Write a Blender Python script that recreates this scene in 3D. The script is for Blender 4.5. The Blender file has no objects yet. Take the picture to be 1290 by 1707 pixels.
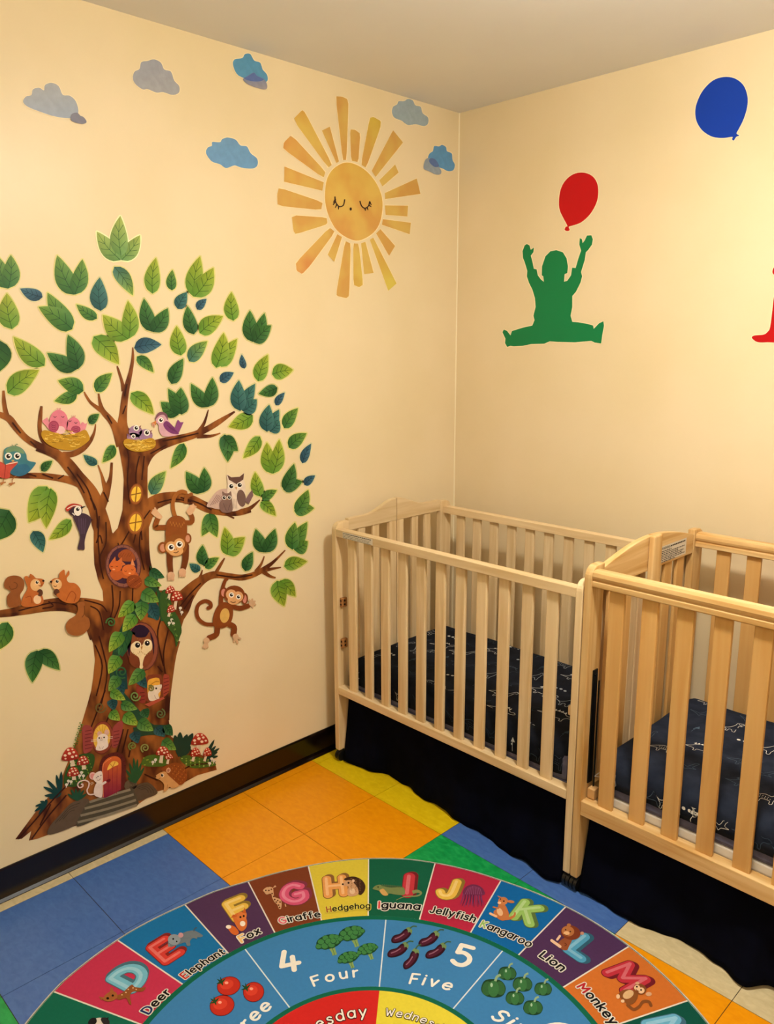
import bpy, bmesh, math, random
from mathutils import Vector, Matrix, geometry
random.seed(7)
C = bpy.context.scene.collection
SC = bpy.context.scene
# ------------------------------------------------------------------ camera
W, H = 1290, 1707
FPX, YAW, PITCH, ROLL = 1331.3275, 0.796296, -0.208098, -0.003387
CAM = Vector((2.14842, -2.49438, 1.51393))
ROOM_H = 2.3683
fwd = Vector((-math.sin(YAW) * math.cos(PITCH), math.cos(YAW) * math.cos(PITCH), math.sin(PITCH)))
rgt0 = Vector((math.cos(YAW), math.sin(YAW), 0))
up0 = rgt0.cross(fwd)
rgt = math.cos(ROLL) * rgt0 + math.sin(ROLL) * up0
upv = -math.sin(ROLL) * rgt0 + math.cos(ROLL) * up0
cam = bpy.data.cameras.new('camera')
cam.sensor_fit = 'VERTICAL'
cam.sensor_height = 36.0
cam.lens = 36.0 * FPX / H
cam.clip_start = 0.02
cam.clip_end = 50
co = bpy.data.objects.new('camera', cam)
M4 = Matrix((( rgt.x, upv.x, -fwd.x, CAM.x), (rgt.y, upv.y, -fwd.y, CAM.y), (rgt.z, upv.z, -fwd.z, CAM.z), (0, 0, 0, 1)))
co.matrix_world = M4
C.objects.link(co)
SC.camera = co
# ------------------------------------------------------------------ light and exposure
SC.view_settings.view_transform = 'Standard'
SC.view_settings.look = 'None'
SC.view_settings.gamma = 1
SC.view_settings.exposure = -0.13
wd = bpy.data.worlds.new('world')
SC.world = wd
wd.use_nodes = True
wd.node_tree.nodes['Background'].inputs[0].default_value = (1, 0.9, 0.75, 1)
wd.node_tree.nodes['Background'].inputs[1].default_value = 0.02
LAMP_POS = (1.56, -1.16, 2.21)
LAMP_W = 46.0
LAMP_COL = (1.0, 0.965, 0.87)
ld = bpy.data.lights.new('ceiling_lamp_light', 'POINT')
ld.energy = LAMP_W
ld.color = LAMP_COL
ld.shadow_soft_size = 0.07
lo = bpy.data.objects.new('ceiling_lamp_light', ld)
lo.location = LAMP_POS
C.objects.link(lo)
ld3 = bpy.data.lights.new('ceiling_lamp_diffuser', 'AREA')
ld3.shape = 'DISK'
ld3.size = 0.22
ld3.energy = 15.0
ld3.color = LAMP_COL
lo3 = bpy.data.objects.new('ceiling_lamp_diffuser', ld3)
lo3.location = (LAMP_POS[0], LAMP_POS[1], LAMP_POS[2] + .005)
C.objects.link(lo3)
ld2 = bpy.data.lights.new('rear_fill_light', 'POINT')  # added fill behind the camera, evens out the wall brightness; no fixture known there
ld2.energy = 24.0
ld2.color = LAMP_COL
ld2.shadow_soft_size = 0.14
lo2 = bpy.data.objects.new('rear_fill_light', ld2)
lo2.location = (2.3, -3.0, 2.20)
C.objects.link(lo2)

# ------------------------------------------------------------------ materials
def lin(c):
    c = c / 255.0
    return c / 12.92 if c <= 0.04045 else ((c + 0.055) / 1.055) ** 2.4
def hexc(h):
    return (lin(int(h[0:2], 16)), lin(int(h[2:4], 16)), lin(int(h[4:6], 16)), 1.0)
def newmat(name, rough=0.5, spec=0.3):
    m = bpy.data.materials.new(name)
    m.use_nodes = True
    b = m.node_tree.nodes['Principled BSDF']
    b.inputs['Roughness'].default_value = rough
    b.inputs['Specular IOR Level'].default_value = spec
    return m, m.node_tree.nodes, m.node_tree.links, b
def plain(name, h, rough=0.5, spec=0.3, metal=0.0):
    m, n, l, b = newmat(name, rough, spec)
    b.inputs['Base Color'].default_value = hexc(h)
    b.inputs['Metallic'].default_value = metal
    return m
def noisy(name, ha, hb, scale=(1, 1, 1), nscale=5.0, rough=0.5, spec=0.3, detail=4.0, bump=0.0, lo=0.35, hi=0.65, dist=0.0, hc=None):
    m, n, l, b = newmat(name, rough, spec)
    tc = n.new('ShaderNodeTexCoord')
    mp = n.new('ShaderNodeMapping')
    mp.inputs['Scale'].default_value = scale
    nz = n.new('ShaderNodeTexNoise')
    nz.inputs['Scale'].default_value = nscale
    nz.inputs['Detail'].default_value = detail
    nz.inputs['Distortion'].default_value = dist
    cr = n.new('ShaderNodeValToRGB')
    cr.color_ramp.elements[0].position = lo
    cr.color_ramp.elements[1].position = hi
    cr.color_ramp.elements[0].color = hexc(ha)
    cr.color_ramp.elements[1].color = hexc(hb)
    if hc:
        e = cr.color_ramp.elements.new((lo + hi) / 2)
        e.color = hexc(hc)
    l.new(tc.outputs['Object'], mp.inputs['Vector'])
    l.new(mp.outputs['Vector'], nz.inputs['Vector'])
    l.new(nz.outputs['Fac'], cr.inputs['Fac'])
    l.new(cr.outputs['Color'], b.inputs['Base Color'])
    if bump:
        bp = n.new('ShaderNodeBump')
        bp.inputs['Strength'].default_value = bump
        bp.inputs['Distance'].default_value = 0.002
        l.new(nz.outputs['Fac'], bp.inputs['Height'])
        l.new(bp.outputs['Normal'], b.inputs['Normal'])
    return m
def wood(name, ha, hb, axis, var=0.10):
    m, n, l, b = newmat(name, 0.42, 0.35)
    tc = n.new('ShaderNodeTexCoord')
    oi = n.new('ShaderNodeObjectInfo')
    mp = n.new('ShaderNodeMapping')
    sc = [26.0, 26.0, 26.0]
    sc['xyz'.index(axis)] = 1.6
    mp.inputs['Scale'].default_value = sc
    ad = n.new('ShaderNodeVectorMath')
    ad.operation = 'MULTIPLY_ADD'
    ad.inputs[1].default_value = (9, 9, 9)
    l.new(oi.outputs['Random'], ad.inputs[0])
    l.new(tc.outputs['Object'], ad.inputs[2])
    l.new(ad.outputs['Vector'], mp.inputs['Vector'])
    nz = n.new('ShaderNodeTexNoise')
    nz.inputs['Scale'].default_value = 1.6
    nz.inputs['Detail'].default_value = 5
    nz.inputs['Distortion'].default_value = 0.7
    cr = n.new('ShaderNodeValToRGB')
    cr.color_ramp.elements[0].position = 0.3
    cr.color_ramp.elements[1].position = 0.68
    cr.color_ramp.elements[0].color = hexc(ha)
    cr.color_ramp.elements[1].color = hexc(hb)
    hs = n.new('ShaderNodeHueSaturation')
    mr = n.new('ShaderNodeMapRange')
    mr.inputs['To Min'].default_value = 1 - var
    mr.inputs['To Max'].default_value = 1 + var * 0.6
    l.new(oi.outputs['Random'], mr.inputs['Value'])
    l.new(mr.outputs['Result'], hs.inputs['Value'])
    l.new(mp.outputs['Vector'], nz.inputs['Vector'])
    l.new(nz.outputs['Fac'], cr.inputs['Fac'])
    l.new(cr.outputs['Color'], hs.inputs['Color'])
    l.new(hs.outputs['Color'], b.inputs['Base Color'])
    bp = n.new('ShaderNodeBump')
    bp.inputs['Strength'].default_value = 0.12
    bp.inputs['Distance'].default_value = 0.001
    l.new(nz.outputs['Fac'], bp.inputs['Height'])
    l.new(bp.outputs['Normal'], b.inputs['Normal'])
    return m
def printed(name, rough=0.45, spec=0.25, mix=None, nscale=14.0, amount=0.5, weave=0.0, stretch=None):
    """ink printed on vinyl or cloth: the colour stored on the mesh, with a little uneven ink"""
    m, n, l, b = newmat(name, rough, spec)
    at = n.new('ShaderNodeAttribute')
    at.attribute_name = 'ink'
    tc = n.new('ShaderNodeTexCoord')
    nz = n.new('ShaderNodeTexNoise')
    nz.inputs['Scale'].default_value = nscale
    nz.inputs['Detail'].default_value = 5
    src = tc.outputs['Object']
    if stretch:
        mp = n.new('ShaderNodeMapping')
        mp.inputs['Scale'].default_value = stretch
        l.new(src, mp.inputs['Vector'])
        src = mp.outputs['Vector']
    l.new(src, nz.inputs['Vector'])
    mr = n.new('ShaderNodeMapRange')
    mr.inputs['From Min'].default_value = 0.3
    mr.inputs['From Max'].default_value = 0.7
    l.new(nz.outputs['Fac'], mr.inputs['Value'])
    if mix:
        mx = n.new('ShaderNodeMix')
        mx.data_type = 'RGBA'
        cr = n.new('ShaderNodeValToRGB')
        cr.color_ramp.elements[0].position = 0.38
        cr.color_ramp.elements[1].position = 0.62
        cr.color_ramp.elements[0].color = hexc(mix[0])
        cr.color_ramp.elements[1].color = hexc(mix[1])
        nz2 = n.new('ShaderNodeTexNoise')
        nz2.inputs['Scale'].default_value = nscale * 0.45
        nz2.inputs['Detail'].default_value = 2
        l.new(src, nz2.inputs['Vector'])
        l.new(nz2.outputs['Fac'], cr.inputs['Fac'])
        mx.inputs[0].default_value = amount
        l.new(at.outputs['Color'], mx.inputs[6])
        l.new(cr.outputs['Color'], mx.inputs[7])
        l.new(mx.outputs[2], b.inputs['Base Color'])
    else:
        hs = n.new('ShaderNodeHueSaturation')
        mr.inputs['To Min'].default_value = 1 - amount * 0.3
        mr.inputs['To Max'].default_value = 1 + amount * 0.3
        l.new(mr.outputs['Result'], hs.inputs['Value'])
        l.new(at.outputs['Color'], hs.inputs['Color'])
        l.new(hs.outputs['Color'], b.inputs['Base Color'])
    if weave:
        nw = n.new('ShaderNodeTexNoise')
        nw.inputs['Scale'].default_value = 900
        l.new(tc.outputs['Object'], nw.inputs['Vector'])
        bp = n.new('ShaderNodeBump')
        bp.inputs['Strength'].default_value = weave
        bp.inputs['Distance'].default_value = 0.001
        l.new(nw.outputs['Fac'], bp.inputs['Height'])
        l.new(bp.outputs['Normal'], b.inputs['Normal'])
    return m
PRINT = printed('vinyl_print', amount=0.25, nscale=60)
FLAT = printed('flat_vinyl', rough=0.4, amount=0.05)
SUNINK = printed('watercolour_print', mix=('c8924e', 'd6ba62'), nscale=20, amount=0.5)
BARK = printed('bark_print', mix=('34100a', 'b06a2c'), nscale=44, amount=0.62, stretch=(1, 1, .5))
RUGINK = printed('rug_print', rough=0.85, spec=0.1, amount=0.12, nscale=120, weave=0.35)
SHEETINK = printed('sheet_print', rough=0.8, spec=0.1, amount=0.15, nscale=40, weave=0.2)

# ------------------------------------------------------------------ object helpers
def tag(o, label=None, cat=None, group=None, kind=None):
    if label: o['label'] = label
    if cat: o['category'] = cat
    if group: o['group'] = group
    if kind: o['kind'] = kind
    return o
def empty(name, loc, label, cat, group=None):
    o = bpy.data.objects.new(name, None)
    o.empty_display_size = 0.05
    o.location = loc
    C.objects.link(o)
    return tag(o, label, cat, group)
def link(name, me, mats, parent=None, loc=None):
    o = bpy.data.objects.new(name, me)
    for m in mats:
        if me.materials.find(m.name) < 0:
            me.materials.append(m)
    C.objects.link(o)
    if parent is not None:
        o.parent = parent
        if loc is None:
            # mesh verts were given in world space: bring them into the parent's space
            inv = Vector(world_loc(parent))
            me.transform(Matrix.Translation(-inv))
    if loc is not None:
        o.location = loc
    return o
def world_loc(o):
    v = Vector(o.location)
    while o.parent:
        o = o.parent
        v += o.location
    return v
def bm_obj(name, bm, mat, parent=None, smooth=False, loc=None):
    me = bpy.data.meshes.new(name)
    bmesh.ops.recalc_face_normals(bm, faces=bm.faces)
    bm.to_mesh(me)
    bm.free()
    if smooth:
        for p in me.polygons: p.use_smooth = True
    return link(name, me, mat if isinstance(mat, (list, tuple)) else [mat], parent, loc)
def box(bm, x0, x1, y0, y1, z0, z1, bev=0.0, mi=0):
    t = bmesh.new()
    bmesh.ops.create_cube(t, size=1.0)
    for v in t.verts:
        v.co = Vector(((x0 + x1) / 2 + v.co.x * (x1 - x0), (y0 + y1) / 2 + v.co.y * (y1 - y0), (z0 + z1) / 2 + v.co.z * (z1 - z0)))
    if bev:
        bmesh.ops.bevel(t, geom=list(t.edges), offset=bev, segments=2, affect='EDGES', profile=0.6)
    add(bm, t, mi)
def add(bm, t, mi=0):
    m = {}
    for v in t.verts: m[v] = bm.verts.new(v.co)
    for f in t.faces:
        try:
            nf = bm.faces.new([m[v] for v in f.verts])
            nf.material_index = mi
            nf.smooth = f.smooth
        except ValueError:
            pass
    t.free()
def prism(bm, prof, axis, a0, a1, bev=0.0, mi=0):
    """extrude a 2D profile along an axis ('x': profile is (y,z), 'y': (x,z), 'z': (x,y))"""
    t = bmesh.new()
    def P(p, a):
        return {'x': (a, p[0], p[1]), 'y': (p[0], a, p[1]), 'z': (p[0], p[1], a)}[axis]
    A = [t.verts.new(P(p, a0)) for p in prof]
    B = [t.verts.new(P(p, a1)) for p in prof]
    n = len(prof)
    t.faces.new(A)
    t.faces.new(list(reversed(B)))
    for i in range(n):
        t.faces.new((A[i], A[(i + 1) % n], B[(i + 1) % n], B[i]))
    bmesh.ops.recalc_face_normals(t, faces=t.faces)
    if bev:
        es = [e for e in t.edges if len(e.link_faces) == 2 and e.calc_face_angle(0) > 0.6]
        bmesh.ops.bevel(t, geom=es, offset=bev, segments=2, affect='EDGES', profile=0.6)
    add(bm, t, mi)
def cyl(bm, c, r, d, axis='z', seg=20, r2=None, mi=0):
    t = bmesh.new()
    bmesh.ops.create_cone(t, cap_ends=True, segments=seg, radius1=r, radius2=r if r2 is None else r2, depth=d)
    if axis == 'x': bmesh.ops.rotate(t, verts=t.verts, matrix=Matrix.Rotation(math.pi / 2, 3, 'Y'))
    if axis == 'y': bmesh.ops.rotate(t, verts=t.verts, matrix=Matrix.Rotation(math.pi / 2, 3, 'X'))
    bmesh.ops.translate(t, verts=t.verts, vec=c)
    add(bm, t, mi)

# ------------------------------------------------------------------ flat printed artwork on a wall or on the rug
RUG_TOP = 0.009
def ray(u, v):
    return ((u - W / 2) / FPX) * rgt + ((H / 2 - v) / FPX) * upv + fwd
def wall_l(u, v, off=0.0):
    d = ray(u, v); t = (0 - CAM.x) / d.x; q = CAM + t * d
    return Vector((off, q.y, q.z))
def wall_b(u, v, off=0.0):
    d = ray(u, v); t = (0 - CAM.y) / d.y; q = CAM + t * d
    return Vector((q.x, -off, q.z))
def rug_f(u, v, off=0.0):
    d = ray(u, v); t = (RUG_TOP - CAM.z) / d.z; q = CAM + t * d
    return Vector((q.x, q.y, RUG_TOP + off))
def flat_f(x, y, off=0.0):
    return Vector((x, y, RUG_TOP + off))
MAPS = {'L': wall_l, 'B': wall_b, 'F': rug_f, 'R': flat_f}
FR = {'A': (0, 340, .217054), 'B': (260, 400, .217054), 'C': (0, 600, .217054), 'D': (260, 600, .217054), 'E': (0, 820, .217054),
      'F': (240, 780, .232558), 'G': (130, 900, .210970), 'H': (0, 1140, .310078), 'S': (440, 140, .263566), 'K': (0, 60, .372093),
      'N': (820, 100, .364341), 'X': (0, 660, .248062), 'Y': (160, 890, .108527), 'Z': (170, 1000, .108527), 'V': (180, 1110, .093023),
      'T': (100, 1200, .108527), 'U': (230, 1200, .108527), 'P': (0, 0, 1.0),
      'R': (60, 1400, .449612), 'R1': (90, 1530, .263566), 'RG': (390, 1430, .193798), 'RI': (610, 1430, .193798), 'RK': (790, 1470, .193798),
      'RM': (930, 1560, .193798), 'R2': (420, 1530, .186047), 'R3': (620, 1530, .263566)}
def crom(pts, closed=True, k=4):
    n = len(pts); out = []
    rng = range(n) if closed else range(n - 1)
    for i in rng:
        if closed:
            p0, p1, p2, p3 = pts[(i - 1) % n], pts[i], pts[(i + 1) % n], pts[(i + 2) % n]
        else:
            p0, p1, p2, p3 = pts[max(i - 1, 0)], pts[i], pts[i + 1], pts[min(i + 2, n - 1)]
        for j in range(k):
            t = j / k
            out.append(tuple(0.5 * (2 * p1[a] + (p2[a] - p0[a]) * t + (2 * p0[a] - 5 * p1[a] + 4 * p2[a] - p3[a]) * t * t + (3 * p1[a] - p0[a] - 3 * p2[a] + p3[a]) * t ** 3) for a in range(len(p1))))
    if not closed: out.append(tuple(pts[-1]))
    return out
def mixh(a, b, t):
    A = [int(a[i:i + 2], 16) for i in (0, 2, 4)]; B = [int(b[i:i + 2], 16) for i in (0, 2, 4)]
    return '%02x%02x%02x' % tuple(max(0, min(255, round(A[i] + (B[i] - A[i]) * t))) for i in range(3))
class Art:
    STEP = 2.5e-5
    def __init__(s, plane, frame='P', base=0.0008, mat=None):
        s.map = MAPS[plane]; s.base = base; s.mat = mat or PRINT
        s.v = []; s.f = []; s.c = []; s.n = 0; s.hold = False; s.mi = []; s.mats = [s.mat]
        s.fr(frame)
    def fr(s, f):
        s.F = FR[f]; return s
    def T(s, p):
        return (s.F[0] + p[0] * s.F[2], s.F[1] + p[1] * s.F[2])
    def tris(s, P, T, cols, mat=None):
        """P in full-picture pixels (or plane metres for 'R'), T faces, cols one per point"""
        off = s.base + s.n * s.STEP
        s.n += .25 if s.hold else 1
        b = len(s.v)
        for p, c in zip(P, cols):
            s.v.append(s.map(p[0], p[1], off)); s.c.append(hexc(c) if isinstance(c, str) else c)
        k = 0
        if mat is not None:
            if mat not in s.mats: s.mats.append(mat)
            k = s.mats.index(mat)
        for t in T:
            s.f.append(tuple(b + i for i in t)); s.mi.append(k)
        return s
    def poly(s, pts, col, sm=False, mat=None, grad=None, raw=False):
        P = crom(pts) if sm else list(pts)
        if not raw: P = [s.T(p) for p in P]
        T = geometry.tessellate_polygon([[Vector((p[0], p[1], 0)) for p in P]])
        if grad:
            ys = [p[1] for p in P]; a, b = min(ys), max(ys)
            cols = [mixh(col, grad, (p[1] - a) / (b - a)) for p in P]
        else: cols = [col] * len(P)
        return s.tris(P, T, cols, mat)
    def blob(s, pts, col, **k): return s.poly(pts, col, sm=True, **k)
    def ell(s, cx, cy, rx, ry=None, col='000000', rot=0.0, n=20, **k):
        ry = rx if ry is None else ry
        ca, sa = math.cos(math.radians(rot)), math.sin(math.radians(rot))
        P = []
        for i in range(n):
            a = 2 * math.pi * i / n; x, y = rx * math.cos(a), ry * math.sin(a)
            P.append((cx + x * ca - y * sa, cy + x * sa + y * ca))
        return s.poly(P, col, **k)
    def line(s, pts, w, col, sm=True, closed=False, mat=None, taper=None, raw=False):
        """w: one width, or the third value of each point when w is None"""
        P = list(pts)
        if sm and len(P) > 2: P = crom(P, closed)
        if closed: P = P + [P[0]]
        Q = [p[:2] if raw else s.T(p) for p in P]; k = 1.0 if raw else s.F[2]
        ws = [(p[2] if w is None else w) * k for p in P]
        if taper: ws = [a * (1 + (taper - 1) * i / (len(ws) - 1)) for i, a in enumerate(ws)]
        A = []; n = len(Q)
        for i in range(n):
            a = Q[max(i - 1, 0)]; b = Q[min(i + 1, n - 1)]
            if closed and i in (0, n - 1): a, b = Q[n - 2], Q[1]
            dx, dy = b[0] - a[0], b[1] - a[1]; L = math.hypot(dx, dy) or 1
            nx, ny = -dy / L * ws[i] / 2, dx / L * ws[i] / 2
            A += [(Q[i][0] + nx, Q[i][1] + ny), (Q[i][0] - nx, Q[i][1] - ny)]
        T = []
        for i in range(n - 1):
            T += [(2 * i, 2 * i + 1, 2 * i + 3), (2 * i, 2 * i + 3, 2 * i + 2)]
        return s.tris(A, T, [col] * len(A), mat)
    def cap(s, pts, w, col, **k):
        """a limb: a stroke with round ends"""
        s.line(pts, w, col, **k)
        a, b = pts[0], pts[-1]
        s.ell(a[0], a[1], (a[2] if w is None else w) / 2, None, col, mat=k.get('mat'), raw=k.get('raw', False))
        e = (b[2] if w is None else w * (k.get('taper') or 1)) / 2
        return s.ell(b[0], b[1], e, None, col, mat=k.get('mat'), raw=k.get('raw', False))
    def eye(s, x, y, r, white='f4ece0', dark='1c1210', k=0.62):
        s.ell(x, y, r, None, white, n=14); s.ell(x, y, r * k, None, dark, n=12)
        return s.ell(x + r * .22, y - r * .22, r * .2, None, 'ffffff', n=8)
    def spiral(s, x, y, r, w, col, turns=1.6, a0=0.0, sgn=1):
        P = []
        for i in range(22):
            t = i / 21
            a = a0 + sgn * turns * 2 * math.pi * t
            P.append((x + r * (1 - .85 * t) * math.cos(a), y + r * (1 - .85 * t) * math.sin(a)))
        return s.line(P, w, col, sm=False)
    def lobe(s, tip, base, w, pal, bend=0.06, heart=False, veins=True, only=None):
        """one leaf blade from its base to its tip, drawn as two half blades with a rib and side veins"""
        ca, cb, cv, hal = pal
        tx, ty = tip; bx, by = base
        dx, dy = tx - bx, ty - by; L = math.hypot(dx, dy); ux, uy = dx / L, dy / L; nx, ny = -uy, ux
        N = 10
        def prof(t):
            if heart: return math.sin(math.pi * t ** 0.55) ** 0.8 if 0 < t < 1 else 0
            return math.sin(math.pi * t ** 0.70) ** 0.85 if 0 < t < 1 else 0
        def mid(t):
            q = bend * L * math.sin(math.pi * t)
            return bx + dx * t + nx * q, by + dy * t + ny * q
        if hal and only != 'blade':
            e = 1.7 / s.F[2]; P = []
            for sg in (1, -1):
                for i in (range(N + 1) if sg == 1 else range(N, -1, -1)):
                    t = i / N; mx, my = mid(t); hw = (prof(t) * w / 2 + e)
                    ex = (t - .5) * 2 * e
                    P.append((mx + nx * hw * sg + ux * ex, my + ny * hw * sg + uy * ex))
            s.poly(P, hal)
        if only == 'halo': return s
        P = []; cols = []
        for i in range(N + 1):
            t = i / N; mx, my = mid(t); hw = prof(t) * w / 2
            c = mixh(ca, cb, t)
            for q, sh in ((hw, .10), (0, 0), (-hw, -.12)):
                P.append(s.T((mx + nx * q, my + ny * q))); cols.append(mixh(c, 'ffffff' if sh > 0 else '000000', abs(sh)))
        T = []
        for i in range(N):
            a = 3 * i
            for j in (0, 1):
                T += [(a + j, a + j + 1, a + j + 4), (a + j, a + j + 4, a + j + 3)]
        s.tris(P, T, cols)
        if veins:
            lw = 1.0 / s.F[2]
            s.line([mid(.02), mid(.3), mid(.6), mid(.93)], lw * 1.1, cv, taper=.5)
            for t in (.2, .4, .6):
                for sg in (1, -1):
                    mx, my = mid(t); q = prof(t + .17) * w / 2 * .78; m2 = mid(t + .17)
                    s.line([(mx, my), (m2[0] + nx * q * sg, m2[1] + ny * q * sg)], lw * .8, cv, sm=False)
        return s
    def build(s, name, parent=None):
        me = bpy.data.meshes.new(name)
        ctr = Vector((0, 0, 0))
        for v in s.v: ctr += v
        ctr /= len(s.v)
        me.from_pydata([v for v in s.v], [], s.f)
        at = me.attributes.new('ink', 'FLOAT_COLOR', 'POINT')
        at.data.foreach_set('color', [x for c in s.c for x in c])
        for m in s.mats: me.materials.append(m)
        me.polygons.foreach_set('material_index', s.mi)
        # every face looks out of the surface it is stuck on
        fl = []
        for p in me.polygons:
            a = s.map(0, 0, 0); b = s.map(0, 0, 1)
            if p.normal.dot(b - a) < 0: fl.append(p.index)
        if fl:
            bm = bmesh.new(); bm.from_mesh(me); bm.faces.ensure_lookup_table()
            bmesh.ops.reverse_faces(bm, faces=[bm.faces[i] for i in fl])
            bm.to_mesh(me); bm.free()
        if parent is None:
            me.transform(Matrix.Translation(-ctr))
            o = bpy.data.objects.new(name, me); o.location = ctr
            C.objects.link(o)
            return o
        return link(name, me, [], parent)
_glyphs = {}
def glyphs(txt, fat=0.0, space=1.0):
    """triangulated letter shapes: points, faces, bounds, x where the first letter ends"""
    key = (txt, fat, space)
    if key in _glyphs: return _glyphs[key]
    def mk(t):
        cu = bpy.data.curves.new('lettering', 'FONT')
        cu.body = t; cu.size = 1.0; cu.offset = fat; cu.space_character = space; cu.resolution_u = 3
        o = bpy.data.objects.new('lettering', cu); C.objects.link(o)
        bpy.context.view_layer.update()
        ev = o.evaluated_get(bpy.context.evaluated_depsgraph_get())
        me = ev.to_mesh(); me.calc_loop_triangles()
        P = [(v.co.x, v.co.y) for v in me.vertices]; T = [tuple(t.vertices) for t in me.loop_triangles]
        ev.to_mesh_clear()
        C.objects.unlink(o); bpy.data.objects.remove(o); bpy.data.curves.remove(cu)
        return P, T
    P, T = mk(txt)
    P1, _ = mk(txt[0])
    x1 = max(p[0] for p in P1)
    _glyphs[key] = (P, T, (min(p[0] for p in P), max(p[0] for p in P), min(p[1] for p in P), max(p[1] for p in P)), x1 + 0.01)
    return _glyphs[key]
# rounded lettering drawn with strokes, capitals one unit high
def _ring(cx, cy, rx, ry): return [(cx + rx * math.cos(a * math.pi / 6), cy + ry * math.sin(a * math.pi / 6)) for a in range(13)]
_O = _ring(.3, .34, .3, .34)
STROKES = {
 'D': [[(0, 0), (0, 1)], [(0, 1), (.3, .99), (.58, .82), (.68, .5), (.58, .18), (.3, .01), (0, 0)]], 'E': [[(0, 0), (0, 1)], [(0, 1), (.52, 1)], [(0, .52), (.46, .52)], [(0, 0), (.52, 0)]], 'F': [[(0, 0), (0, 1)], [(0, 1), (.52, 1)], [(0, .5), (.44, .5)]],
 'G': [[(.66, .84), (.45, 1), (.2, .93), (.02, .65), (.02, .35), (.2, .07), (.45, 0), (.66, .14), (.7, .42)], [(.7, .42), (.42, .42)]], 'H': [[(0, 0), (0, 1)], [(.62, 0), (.62, 1)], [(0, .5), (.62, .5)]], 'I': [[(0, 0), (0, 1)]], 'J': [[(.42, 1), (.42, .28), (.32, .05), (.12, .02), (0, .2)]],
 'K': [[(0, 0), (0, 1)], [(.56, 1), (.02, .46)], [(.18, .6), (.6, 0)]], 'L': [[(0, 1), (0, 0)], [(0, 0), (.5, 0)]], 'M': [[(0, 0), (.06, 1)], [(.06, 1), (.42, .3)], [(.42, .3), (.78, 1)], [(.78, 1), (.84, 0)]], 'N': [[(0, 0), (0, 1)], [(0, 1), (.62, 0)], [(.62, 0), (.62, 1)]],
 'S': [[(.55, .85), (.35, 1), (.1, .92), (.06, .7), (.25, .55), (.48, .42), (.55, .22), (.42, .03), (.18, 0), (0, .15)]], 'T': [[(0, 1), (.64, 1)], [(.32, 1), (.32, 0)]], 'W': [[(0, 1), (.2, 0)], [(.2, 0), (.42, .7)], [(.42, .7), (.64, 0)], [(.64, 0), (.84, 1)]],
 '4': [[(.2, 1), (0, .3)], [(0, .3), (.64, .3)], [(.46, .66), (.42, 0)]], '5': [[(.55, 1), (.1, 1)], [(.1, 1), (.06, .58)], [(.06, .58), (.3, .64), (.54, .5), (.57, .25), (.4, .02), (.16, 0), (0, .1)]], '6': [[(.5, 1), (.2, .75), (.03, .38), (.1, .1), (.3, 0), (.52, .12), (.55, .36), (.38, .56), (.15, .5), (.04, .34)]],
 'a': [_O, [(.6, .68), (.6, 0)]], 'd': [_O, [(.6, 1), (.6, 0)]], 'e': [[(.04, .36), (.58, .36)], [(.58, .36), (.5, .6), (.3, .68), (.08, .56), (0, .34), (.08, .1), (.3, 0), (.54, .1)]], 'f': [[(.38, .98), (.22, 1), (.14, .82), (.14, 0)], [(0, .66), (.34, .66)]],
 'g': [_O, [(.6, .68), (.6, -.1), (.45, -.28), (.2, -.28), (.06, -.18)]], 'h': [[(0, 1), (0, 0)], [(0, .42), (.12, .62), (.32, .68), (.48, .58), (.5, .4), (.5, 0)]], 'i': [[(0, .68), (0, 0)], [(0, .95), (0, .96)]], 'k': [[(0, 1), (0, 0)], [(.44, .66), (0, .28)], [(.16, .4), (.48, 0)]], 'l': [[(0, 1), (0, 0)]],
 'n': [[(0, .68), (0, 0)], [(0, .42), (.12, .62), (.32, .68), (.48, .58), (.5, .4), (.5, 0)]], 'o': [_O], 'p': [_O, [(0, .68), (0, -.3)]], 'r': [[(0, .68), (0, 0)], [(0, .4), (.1, .6), (.3, .66)]], 's': [[(.4, .57), (.24, .68), (.06, .6), (.06, .46), (.24, .36), (.41, .24), (.36, .04), (.18, 0), (0, .1)]],
 't': [[(.14, .92), (.14, .12), (.26, 0), (.38, .04)], [(0, .66), (.34, .66)]], 'u': [[(0, .68), (0, .24), (.1, .04), (.28, 0), (.44, .1), (.5, .28)], [(.5, .68), (.5, 0)]], 'v': [[(0, .68), (.25, 0)], [(.25, 0), (.5, .68)]], 'x': [[(0, .68), (.48, 0)], [(.48, .68), (0, 0)]], 'y': [[(0, .68), (.28, .02)], [(.54, .68), (.16, -.3)]]}
def layout_word(txt, gap=.30):
    x = 0; out = []
    for ch in txt:
        w = max(p[0] for st in STROKES[ch] for p in st)
        out.append((ch, x, w)); x += w + gap
    return out, x - gap
def stroke_word(art, txt, place, k, w, col, first=None, gap=.30):
    """place maps lettering units to the art's plane, k is metres per unit, w the stroke width in units"""
    art.hold = True
    for i, (ch, x, cw) in enumerate(layout_word(txt, gap)[0]):
        for st in STROKES[ch]:
            P = crom(st, False, 3) if len(st) > 2 else st
            art.cap([place(x + p[0], p[1]) for p in P], w * k, first if (first and i == 0) else col, sm=False, raw=True)
    art.hold = False; art.n += 1
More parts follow.
